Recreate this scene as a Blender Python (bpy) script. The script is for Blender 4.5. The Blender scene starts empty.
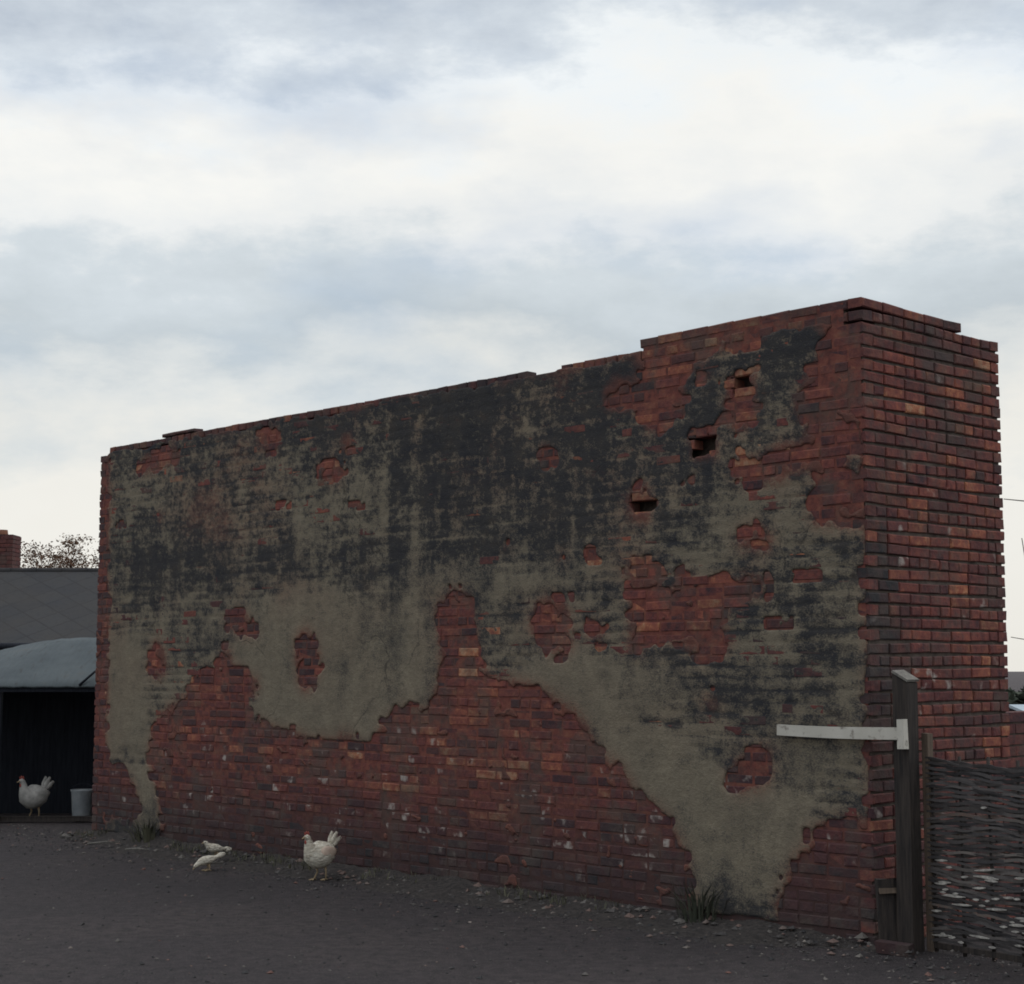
import bpy, bmesh, math, random
import numpy as np
from mathutils import Vector, Matrix

random.seed(11)
R = math.radians
scene = bpy.context.scene
COL = scene.collection

# ------------------------------------------------------------------ camera
EYE = 1.62
cam_d = bpy.data.cameras.new('camera')
cam_d.sensor_width = 36.0
cam_d.lens = 1700.0 / 1024.0 * 36.0
cam_d.clip_start = 0.1
cam_d.clip_end = 3000
cam = bpy.data.objects.new('camera', cam_d)
cam.location = (0, 0, EYE)
cam.rotation_euler = (math.pi / 2 + math.atan(178 / 1700.0), 0, 0)
COL.objects.link(cam)
scene.camera = cam

# ------------------------------------------------------------------ sky
SUN_EL, SUN_AZ = R(48), R(75)          # azimuth clockwise from +Y
world = bpy.data.worlds.new('World')
scene.world = world
world.use_nodes = True
wt = world.node_tree
wt.nodes.clear()
def WN(t, **k):
    n = wt.nodes.new(t)
    for a, b in k.items(): setattr(n, a, b)
    return n
def wmath(op, a, b=None):
    n = WN('ShaderNodeMath', operation=op)
    for i, v in enumerate((a, b)):
        if v is None: continue
        if isinstance(v, (int, float)): n.inputs[i].default_value = v
        else: wt.links.new(v, n.inputs[i])
    return n.outputs[0]
SKY_K = 0.1
sky = WN('ShaderNodeTexSky', sky_type='NISHITA', sun_disc=False, sun_elevation=SUN_EL, sun_rotation=SUN_AZ)
tc = WN('ShaderNodeTexCoord')
sep = WN('ShaderNodeSeparateXYZ'); wt.links.new(tc.outputs['Generated'], sep.inputs[0])
zz = wmath('MAXIMUM', sep.outputs['Z'], 0.0)
# broad billows, stretched along the horizon
mp = WN('ShaderNodeMapping'); mp.inputs['Scale'].default_value = (4.6, 4.6, 15.0); mp.inputs['Location'].default_value = (3.1, 0.4, 0.7)
wt.links.new(tc.outputs['Generated'], mp.inputs[0])
nz = WN('ShaderNodeTexNoise'); nz.inputs['Scale'].default_value = 1.0; nz.inputs['Detail'].default_value = 8; nz.inputs['Roughness'].default_value = 0.58; nz.inputs['Distortion'].default_value = 0.25
wt.links.new(mp.outputs[0], nz.inputs['Vector'])
mp2 = WN('ShaderNodeMapping'); mp2.inputs['Scale'].default_value = (3.2, 3.2, 7.0); mp2.inputs['Location'].default_value = (7.3, 1.9, 2.2)
wt.links.new(tc.outputs['Generated'], mp2.inputs[0])
nz2 = WN('ShaderNodeTexNoise'); nz2.inputs['Scale'].default_value = 1.0; nz2.inputs['Detail'].default_value = 5
wt.links.new(mp2.outputs[0], nz2.inputs['Vector'])
# cloud decks by height above the horizon, edges torn by the noise
warp = wmath('MULTIPLY', wmath('SUBTRACT', nz.outputs[0], 0.5), 0.12)
warp2 = wmath('MULTIPLY', wmath('SUBTRACT', nz2.outputs[0], 0.5), 0.07)
xw = wmath('MULTIPLY', sep.outputs['X'], -0.02)
mp4 = WN('ShaderNodeMapping'); mp4.inputs['Scale'].default_value = (13.0, 13.0, 26.0); mp4.inputs['Location'].default_value = (2.2, 4.4, 1.3)
wt.links.new(tc.outputs['Generated'], mp4.inputs[0])
nz4 = WN('ShaderNodeTexNoise'); nz4.inputs['Scale'].default_value = 1.0; nz4.inputs['Detail'].default_value = 9; nz4.inputs['Roughness'].default_value = 0.62
wt.links.new(mp4.outputs[0], nz4.inputs['Vector'])
warp3 = wmath('MULTIPLY', wmath('SUBTRACT', nz4.outputs[0], 0.5), 0.115)
el = wmath('ADD', wmath('ADD', wmath('ADD', zz, xw), wmath('ADD', warp, warp2)), warp3)
rmp = WN('ShaderNodeValToRGB')
stops = [(0.00, (.84, .82, .76)), (.125, (.86, .85, .80)), (.165, (.72, .75, .75)), (.195, (.56, .62, .66)),
         (.235, (.65, .71, .75)), (.262, (.84, .86, .86)), (.30, (.92, .92, .89)), (.332, (.87, .91, .93)), (.355, (.66, .72, .78)),
         (.40, (.47, .53, .61)), (.50, (.72, .76, .82)), (.75, (1.30, 1.33, 1.36)), (1.0, (1.45, 1.47, 1.48))]
while len(rmp.color_ramp.elements) < len(stops): rmp.color_ramp.elements.new(0.5)
for e, (p, c) in zip(rmp.color_ramp.elements, stops):
    e.position = p; e.color = (*c, 1)
wt.links.new(el, rmp.inputs[0])
gain = wmath('ADD', wmath('MULTIPLY', nz2.outputs[0], 0.22), 0.89)
cl = WN('ShaderNodeVectorMath', operation='SCALE'); wt.links.new(rmp.outputs[0], cl.inputs[0]); wt.links.new(wmath('MULTIPLY', gain, 1.0 / SKY_K), cl.inputs['Scale'])
# thin places where the blue shows
gap = WN('ShaderNodeMapRange'); gap.inputs[1].default_value = 0.50; gap.inputs[2].default_value = 0.70; gap.inputs[3].default_value = 0.0; gap.inputs[4].default_value = 0.40
mp3 = WN('ShaderNodeMapping'); mp3.inputs['Scale'].default_value = (4.0, 4.0, 9.0); mp3.inputs['Location'].default_value = (1.3, 5.2, 0.3)
wt.links.new(tc.outputs['Generated'], mp3.inputs[0])
nz3 = WN('ShaderNodeTexNoise'); nz3.inputs['Scale'].default_value = 1.3; nz3.inputs['Detail'].default_value = 7
wt.links.new(mp3.outputs[0], nz3.inputs['Vector']); wt.links.new(nz3.outputs[0], gap.inputs[0])
mix = WN('ShaderNodeMix', data_type='RGBA'); wt.links.new(gap.outputs[0], mix.inputs[0])
wt.links.new(cl.outputs[0], mix.inputs[6]); skb = WN('ShaderNodeVectorMath', operation='SCALE'); wt.links.new(sky.outputs[0], skb.inputs[0]); skb.inputs['Scale'].default_value = 1.25; wt.links.new(skb.outputs[0], mix.inputs[7])
bg = WN('ShaderNodeBackground'); bg.inputs['Strength'].default_value = SKY_K
wt.links.new(mix.outputs[2], bg.inputs['Color'])
wo = WN('ShaderNodeOutputWorld'); wt.links.new(bg.outputs[0], wo.inputs[0])

sun_d = bpy.data.lights.new('sun', 'SUN')
sun_d.energy = 0.55; sun_d.angle = R(35); sun_d.color = (1.0, 0.95, 0.88)
sun = bpy.data.objects.new('sun', sun_d)
sd = Vector((math.sin(SUN_AZ) * math.cos(SUN_EL), math.cos(SUN_AZ) * math.cos(SUN_EL), math.sin(SUN_EL)))
sun.rotation_euler = (-sd).to_track_quat('-Z', 'Y').to_euler()
sun.location = (0, 0, 30)
COL.objects.link(sun)

vs = scene.view_settings
vs.view_transform = 'Standard'; vs.look = 'None'; vs.gamma = 1.0; vs.exposure = 0.0; vs.use_curve_mapping = False
scene.cycles.filter_width = 1.8

# ------------------------------------------------------------------ helpers
def tag(o, label=None, cat=None, group=None, kind=None):
    if label: o['label'] = label
    if cat: o['category'] = cat
    if group: o['group'] = group
    if kind: o['kind'] = kind
    return o

def empty(name, loc, label, cat, rz=0.0, group=None):
    o = bpy.data.objects.new(name, None); o.empty_display_size = 0.2
    o.location = loc; o.rotation_euler = (0, 0, rz); COL.objects.link(o)
    return tag(o, label, cat, group)

class MB:
    def __init__(s): s.v = []; s.f = []; s.att = []
    def add(s, vs, fs, a=(0, 0, 0, 0)):
        b = len(s.v); s.v += [tuple(x) for x in vs]; s.f += [tuple(i + b for i in f) for f in fs]; s.att += [a] * len(vs)
    def box(s, lo, hi, M=None, jit=0.0, a=(0, 0, 0, 0)):
        x0, y0, z0 = lo; x1, y1, z1 = hi
        P = [Vector((x, y, z)) for z in (z0, z1) for y in (y0, y1) for x in (x0, x1)]
        if jit: P = [p + Vector([random.uniform(-jit, jit) for _ in range(3)]) for p in P]
        if M is not None: P = [M @ p for p in P]
        s.add(P, [(0, 2, 3, 1), (4, 5, 7, 6), (0, 1, 5, 4), (2, 6, 7, 3), (0, 4, 6, 2), (1, 3, 7, 5)], a)
    def tube(s, pts, rad, n=8, a=(0, 0, 0, 0), flat=None):
        """loft along pts; rad: list of r or (r_side, r_up)"""
        pts = [Vector(p) for p in pts]; rings = []; m = len(pts)
        for i, p in enumerate(pts):
            t = (pts[min(i + 1, m - 1)] - pts[max(i - 1, 0)]).normalized()
            ref = Vector((0, 1, 0)) if abs(t.y) < 0.9 else Vector((0, 0, 1))
            if flat is not None: ref = flat
            u = t.cross(ref); u.normalize(); w = u.cross(t).normalized()
            r = rad[i] if isinstance(rad, (list, tuple)) else rad
            rs, ru = r if isinstance(r, (list, tuple)) else (r, r)
            rings.append([p + w * (rs * math.cos(2 * math.pi * k / n)) + u * (ru * math.sin(2 * math.pi * k / n)) for k in range(n)])
        V = [q for rg in rings for q in rg]; Fc = []
        for i in range(m - 1):
            for k in range(n):
                Fc.append((i * n + k, i * n + (k + 1) % n, (i + 1) * n + (k + 1) % n, (i + 1) * n + k))
        Fc.append(tuple(range(n - 1, -1, -1))); Fc.append(tuple((m - 1) * n + k for k in range(n)))
        s.add(V, Fc, a)
    def build(s, name, mat, parent=None, smooth=False, attr=None):
        me = bpy.data.meshes.new(name); me.from_pydata(s.v, [], s.f); me.update()
        if attr:
            at = me.attributes.new(attr, 'FLOAT_COLOR', 'POINT')
            at.data.foreach_set('color', np.array(s.att, dtype=np.float32).ravel())
        if smooth: me.polygons.foreach_set('use_smooth', [True] * len(me.polygons))
        me.materials.append(mat)
        o = bpy.data.objects.new(name, me); COL.objects.link(o)
        if parent is not None: o.parent = parent
        return o

def fix_normals(o):
    bm = bmesh.new(); bm.from_mesh(o.data); bmesh.ops.recalc_face_normals(bm, faces=bm.faces); bm.to_mesh(o.data); bm.free(); return o

# numpy value noise
_rng = np.random.RandomState(5)
_T = _rng.rand(256, 256)
def vn(x, y, seed=0):
    x = np.asarray(x, float) + seed * 17.31; y = np.asarray(y, float) + seed * 9.17
    xi = np.floor(x).astype(int); yi = np.floor(y).astype(int); fx = x - xi; fy = y - yi
    fx = fx * fx * (3 - 2 * fx); fy = fy * fy * (3 - 2 * fy)
    g = lambda a, b: _T[a & 255, b & 255]
    return (g(xi, yi) * (1 - fx) + g(xi + 1, yi) * fx) * (1 - fy) + (g(xi, yi + 1) * (1 - fx) + g(xi + 1, yi + 1) * fx) * fy
def fbm(x, y, oct=4, seed=0, gain=0.55, rot=0.9):
    t = 0; a = 1; n = 0; x = np.asarray(x, float); y = np.asarray(y, float)
    for o in range(oct):
        c, s = math.cos(rot * (o + .7)), math.sin(rot * (o + .7))
        t = t + a * vn((x * c - y * s) * 2.03 ** o, (x * s + y * c) * 2.03 ** o, seed + o * 3); n += a; a *= gain
    return t / n
def inpoly(px, py, poly):
    px = np.asarray(px, float); py = np.asarray(py, float); r = np.zeros(px.shape, bool); n = len(poly)
    for i in range(n):
        x0, y0 = poly[i]; x1, y1 = poly[i - 1]
        if y0 == y1: continue
        c = ((y0 > py) != (y1 > py)) & (px < (x1 - x0) * (py - y0) / (y1 - y0) + x0); r ^= c
    return r

# ------------------------------------------------------------------ materials
def mat(name, rough=0.9, spec=0.2):
    m = bpy.data.materials.new(name); m.use_nodes = True
    nt = m.node_tree; b = nt.nodes['Principled BSDF']
    b.inputs['Roughness'].default_value = rough; b.inputs['Specular IOR Level'].default_value = spec
    return m, nt, b
def N(nt, t, **k):
    n = nt.nodes.new(t)
    for a, b in k.items(): setattr(n, a, b)
    return n
def noise(nt, scale, detail=5, vec=None, rough=0.6, sc=None):
    n = N(nt, 'ShaderNodeTexNoise'); n.inputs['Scale'].default_value = scale; n.inputs['Detail'].default_value = detail; n.inputs['Roughness'].default_value = rough
    if vec is None:
        vec = N(nt, 'ShaderNodeTexCoord').outputs['Object']
    if sc:
        m = N(nt, 'ShaderNodeMapping'); m.inputs['Scale'].default_value = sc; nt.links.new(vec, m.inputs[0]); vec = m.outputs[0]
    nt.links.new(vec, n.inputs['Vector']); return n.outputs[0]
def ramp(nt, src, stops):
    r = N(nt, 'ShaderNodeValToRGB')
    while len(r.color_ramp.elements) < len(stops): r.color_ramp.elements.new(0.5)
    for e, (p, c) in zip(r.color_ramp.elements, stops): e.position = p; e.color = (*c, 1)
    nt.links.new(src, r.inputs[0]); return r.outputs[0]
def rng(nt, src, a, b, c=0.0, d=1.0):
    m = N(nt, 'ShaderNodeMapRange'); 
    for i, v in enumerate((a, b, c, d)): m.inputs[i + 1].default_value = v
    nt.links.new(src, m.inputs[0]); return m.outputs[0]
def mixc(nt, f, a, b, mode='MIX'):
    m = N(nt, 'ShaderNodeMix', data_type='RGBA', blend_type=mode)
    for i, v in ((0, f), (6, a), (7, b)):
        if isinstance(v, (int, float)): m.inputs[i].default_value = v
        elif isinstance(v, tuple): m.inputs[i].default_value = (*v, 1)
        else: nt.links.new(v, m.inputs[i])
    return m.outputs[2]
def mth(nt, op, a, b=0.0, clamp=False):
    m = N(nt, 'ShaderNodeMath', operation=op); m.use_clamp = clamp
    for i, v in enumerate((a, b)):
        if isinstance(v, (int, float)): m.inputs[i].default_value = v
        else: nt.links.new(v, m.inputs[i])
    return m.outputs[0]
def bump(nt, b, h, dist=0.01, st=0.6):
    n = N(nt, 'ShaderNodeBump'); n.inputs['Strength'].default_value = st; n.inputs['Distance'].default_value = dist
    nt.links.new(h, n.inputs['Height']); nt.links.new(n.outputs[0], b.inputs['Normal'])
def simple(name, c1, c2, scale=8, rough=0.85, spec=0.2, bs=0.5, bd=0.005, sc=None, detail=5):
    m, nt, b = mat(name, rough, spec); n = noise(nt, scale, detail, sc=sc)
    nt.links.new(ramp(nt, n, [(0.3, c1), (0.7, c2)]), b.inputs['Base Color']); bump(nt, b, n, bd, bs); return m
def attrc(nt, name):
    a = N(nt, 'ShaderNodeAttribute'); a.attribute_name = name
    s = N(nt, 'ShaderNodeSeparateColor'); nt.links.new(a.outputs['Color'], s.inputs[0])
    return s.outputs[0], s.outputs[1], s.outputs[2], a.outputs['Alpha']

# bricks: r = tone of the brick, g = whitewash left on it, b = grime, a = wet dark red
M_brick, nt, b = mat('old_red_brick', 0.88, 0.22)
r_, g_, b_, a_ = attrc(nt, 'brick')
n1 = noise(nt, 9, 6); n2 = noise(nt, 55, 4); n3 = noise(nt, 2.2, 4)
nb = noise(nt, 17, 5, rough=.7)
tone = mth(nt, 'ADD', mth(nt, 'ADD', r_, mth(nt, 'MULTIPLY', mth(nt, 'SUBTRACT', n1, 0.5), 0.7)), mth(nt, 'MULTIPLY', mth(nt, 'SUBTRACT', nb, 0.5), 1.3))
bc = ramp(nt, tone, [(0.0, (.042, .026, .032)), (.22, (.105, .036, .036)), (.5, (.188, .058, .047)), (.74, (.275, .092, .057)), (.88, (.36, .15, .08)), (1.0, (.40, .23, .14))])
bc = mixc(nt, rng(nt, n2, .5, .75, 0, .35), bc, (.07, .045, .04))
bc = mixc(nt, mth(nt, 'MULTIPLY', a_, 0.75), bc, (.060, .028, .032))
gr = mth(nt, 'MULTIPLY', b_, rng(nt, n1, .25, .6, .45, 1.0), True)
bc = mixc(nt, gr, bc, (.030, .030, .033))
smear = noise(nt, 3.2, 7, rough=.7)
bc = mixc(nt, rng(nt, smear, .49, .62, 0, .60), bc, (.082, .066, .058))
bc = mixc(nt, rng(nt, noise(nt, 1.4, 6, rough=.65), .55, .68, 0, .6), bc, (.050, .034, .038))
wh = mth(nt, 'MULTIPLY', mth(nt, 'MULTIPLY', g_, 1.6, True), rng(nt, mth(nt, 'ADD', noise(nt, 8.5, 4, rough=.5), mth(nt, 'MULTIPLY', g_, .09)), .65, .76), True)
bc = mixc(nt, wh, bc, (.30, .27, .25))
nt.links.new(bc, b.inputs['Base Color'])
bump(nt, b, mth(nt, 'ADD', n1, mth(nt, 'MULTIPLY', n2, 0.5)), 0.012, 0.8)

M_point, nt, b = mat('red_stained_pointing', .95, .1)
p1 = noise(nt, 15, 6); p2 = noise(nt, 3.2, 7, rough=.7)
pc = ramp(nt, p1, [(.3, (.070, .034, .033)), (.5, (.150, .054, .045)), (.75, (.20, .09, .062))])
pc = mixc(nt, rng(nt, p2, .47, .60, 0, .68), pc, (.075, .062, .055))
pz = N(nt, 'ShaderNodeSeparateXYZ'); nt.links.new(N(nt, 'ShaderNodeTexCoord').outputs['Object'], pz.inputs[0])
damp = rng(nt, mth(nt, 'ADD', pz.outputs[2], mth(nt, 'MULTIPLY', mth(nt, 'SUBTRACT', p2, .5), 1.2)), .15, .85, .85, 0)
nt.links.new(mixc(nt, damp, pc, (.040, .030, .031)), b.inputs['Base Color']); bump(nt, b, p1, .01, .9)
M_mortar = simple('weathered_mortar', (.060, .050, .045), (.14, .115, .10), 14, 0.95, 0.1, 0.9, 0.01)

# render coat: r = dark growth and soot, g = bare tan plaster, b = joint line, a = brick dust
M_coat, nt, b = mat('old_lime_render', 0.95, 0.12)
r_, g_, b_, a_ = attrc(nt, 'coat')
f1 = noise(nt, 30, 7, rough=0.75, sc=(1, 1, 1.5)); f2 = noise(nt, 75, 3, sc=(1, 1, 1.6)); f3 = noise(nt, 5, 6, rough=0.65)
base = mixc(nt, rng(nt, f3, .3, .7), (.160, .141, .109), (.243, .212, .158))
base = mixc(nt, rng(nt, f1, .42, .62, .55, 0), base, (.120, .102, .078))
base = mixc(nt, mth(nt, 'MULTIPLY', a_, rng(nt, f1, .35, .65), True), base, (.20, .075, .05))
dk = mth(nt, 'ADD', r_, mth(nt, 'MULTIPLY', mth(nt, 'SUBTRACT', f1, 0.5), mth(nt, 'MULTIPLY_ADD' if False else 'SUBTRACT', 2.3, mth(nt, 'MULTIPLY', g_, 1.5))))
dk = mth(nt, 'ADD', dk, mth(nt, 'MULTIPLY', mth(nt, 'SUBTRACT', f2, 0.5), 1.9))
dm = rng(nt, dk, .12, .92)
cc = ramp(nt, dm, [(0, (1, 1, 1)), (1, (0, 0, 0))])
darkc = ramp(nt, f3, [(.3, (.028, .030, .036)), (.55, (.044, .043, .044)), (.75, (.062, .051, .044))])
cc = mixc(nt, dm, base, darkc)
worn = rng(nt, mth(nt, 'ADD', a_, mth(nt, 'MULTIPLY', mth(nt, 'SUBTRACT', f1, .5), 1.3)), .50, 1.15, 0, .85)
cc = mixc(nt, worn, cc, mixc(nt, rng(nt, f3, .35, .65), (.085, .045, .042), (.155, .062, .048)))
vo = N(nt, 'ShaderNodeTexVoronoi'); vo.feature = 'DISTANCE_TO_EDGE'; vo.inputs['Scale'].default_value = 1.15
cco = N(nt, 'ShaderNodeTexCoord').outputs['Object']; wn = N(nt, 'ShaderNodeTexNoise'); wn.inputs['Scale'].default_value = 2.5; wn.inputs['Detail'].default_value = 6; nt.links.new(cco, wn.inputs['Vector'])
va = N(nt, 'ShaderNodeVectorMath', operation='MULTIPLY_ADD'); nt.links.new(wn.outputs['Color'], va.inputs[0]); va.inputs[1].default_value = (.55, .55, .55); nt.links.new(cco, va.inputs[2]); nt.links.new(va.outputs[0], vo.inputs['Vector'])
crk = mth(nt, 'MULTIPLY', rng(nt, vo.outputs['Distance'],   .003, .009, 1, 0), rng(nt, noise(nt, 1.1, 3), .48, .58), True)
cc = mixc(nt, mth(nt, 'MULTIPLY', crk, .5), cc, (.022, .022, .023))
nt.links.new(cc, b.inputs['Base Color'])
bump(nt, b, mth(nt, 'ADD', f1, mth(nt, 'MULTIPLY', f2, 0.6)), 0.010, 0.75)

M_core = simple('wall_core_rubble', (.05, .04, .035), (.10, .08, .07), 12)

# yard: black cinders and worn tarmac
M_ground, nt, b = mat('cinder_yard', 0.9, 0.25)
gco = N(nt, 'ShaderNodeTexCoord').outputs['Object']
a1 = noise(nt, 0.35, 5, gco); a2 = noise(nt, 11, 7, gco, 0.75); a3 = noise(nt, 70, 3, gco, 0.7); a4 = noise(nt, 28, 2, gco)
gc = ramp(nt, a1, [(.32, (.056, .049, .054)), (.5, (.076, .064, .068)), (.68, (.102, .084, .083))])
gc = mixc(nt, rng(nt, a2, .42, .60, 0, .8), gc, (.036, .033, .036))
gc = mixc(nt, rng(nt, a3, .55, .68, 0, .8), gc, (.15, .135, .125))
gc = mixc(nt, rng(nt, a4, .70, .74, 0, .6), gc, (.10, .085, .08))
nt.links.new(gc, b.inputs['Base Color'])
bump(nt, b, mth(nt, 'ADD', mth(nt, 'MULTIPLY', a2, 1.6), a3), 0.035, 1.0)

M_soil = simple('dark_soil', (.022, .021, .022), (.068, .060, .056), 30, 0.95, 0.15, 1.0, 0.02)
M_stone, nt, b = mat('loose_grit', 0.85, 0.25)
r_, g_, b_, a_ = attrc(nt, 'tone')
nt.links.new(ramp(nt, r_, [(0, (.03, .03, .032)), (.55, (.07, .065, .063)), (.8, (.13, .12, .11)), (.93, (.12, .06, .05)), (1, (.34, .32, .29))]), b.inputs['Base Color'])

M_post = simple('creosoted_timber', (.012, .011, .012), (.048, .039, .034), 6, 0.8, 0.25, 0.7, 0.004, (9, 9, .7))
M_greywood = simple('weathered_grey_timber', (.10, .098, .092), (.21, .20, .18), 6, 0.9, 0.2, 0.7, 0.004, (9, 9, .9))
M_batten = simple('brown_timber', (.075, .058, .046), (.15, .115, .09), 5, 0.85, 0.2, 0.7, 0.004, (9, 9, .6))
M_white, nt, b = mat('flaking_white_paint', 0.6, 0.3)
w1 = noise(nt, 16, 6); w2 = noise(nt, 5, 4)
wc = mixc(nt, rng(nt, w2, .3, .7), (.40, .385, .34), (.50, .485, .44))
wc = mixc(nt, rng(nt, w1, .57, .66, 0, .75), wc, (.16, .14, .12))
nt.links.new(wc, b.inputs['Base Color']); bump(nt, b, w1, 0.003, 0.5)
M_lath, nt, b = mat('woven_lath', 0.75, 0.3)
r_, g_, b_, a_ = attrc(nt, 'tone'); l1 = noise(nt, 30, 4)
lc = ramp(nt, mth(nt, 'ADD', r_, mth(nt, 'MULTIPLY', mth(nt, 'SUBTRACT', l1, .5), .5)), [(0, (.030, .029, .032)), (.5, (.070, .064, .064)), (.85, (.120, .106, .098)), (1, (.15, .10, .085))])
nt.links.new(mixc(nt, g_, lc, ramp(nt, l1, [(.3, (.22, .21, .20)), (.65, (.58, .56, .52))])), b.inputs['Base Color']); bump(nt, b, l1, 0.003, 0.5)  # green channel paints the pale glints into the lath colour
M_glint = simple('pale_glint', (.50, .49, .44), (.74, .72, .67), 20, 0.55, 0.4)  # pale colour meant for the painted fence glints, not assigned

# ------------------------------------------------------------------ setting
def sheet(name, x0, x1, y0, y1, z, m, kind='structure', nx=1, ny=1, zf=None):
    mb = MB(); V = []; Fc = []
    for j in range(ny + 1):
        for i in range(nx + 1):
            x = x0 + (x1 - x0) * i / nx; y = y0 + (y1 - y0) * j / ny
            V.append((x, y, z + (zf(x, y) if zf else 0)))
    for j in range(ny):
        for i in range(nx):
            q = j * (nx + 1) + i; Fc.append((q, q + 1, q + nx + 2, q + nx + 1))
    mb.add(V, Fc); o = mb.build(name, m, smooth=True); tag(o, kind=kind); return o

ground = sheet('ground', -900, 900, -60, 1800, 0.0, M_ground)

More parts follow.
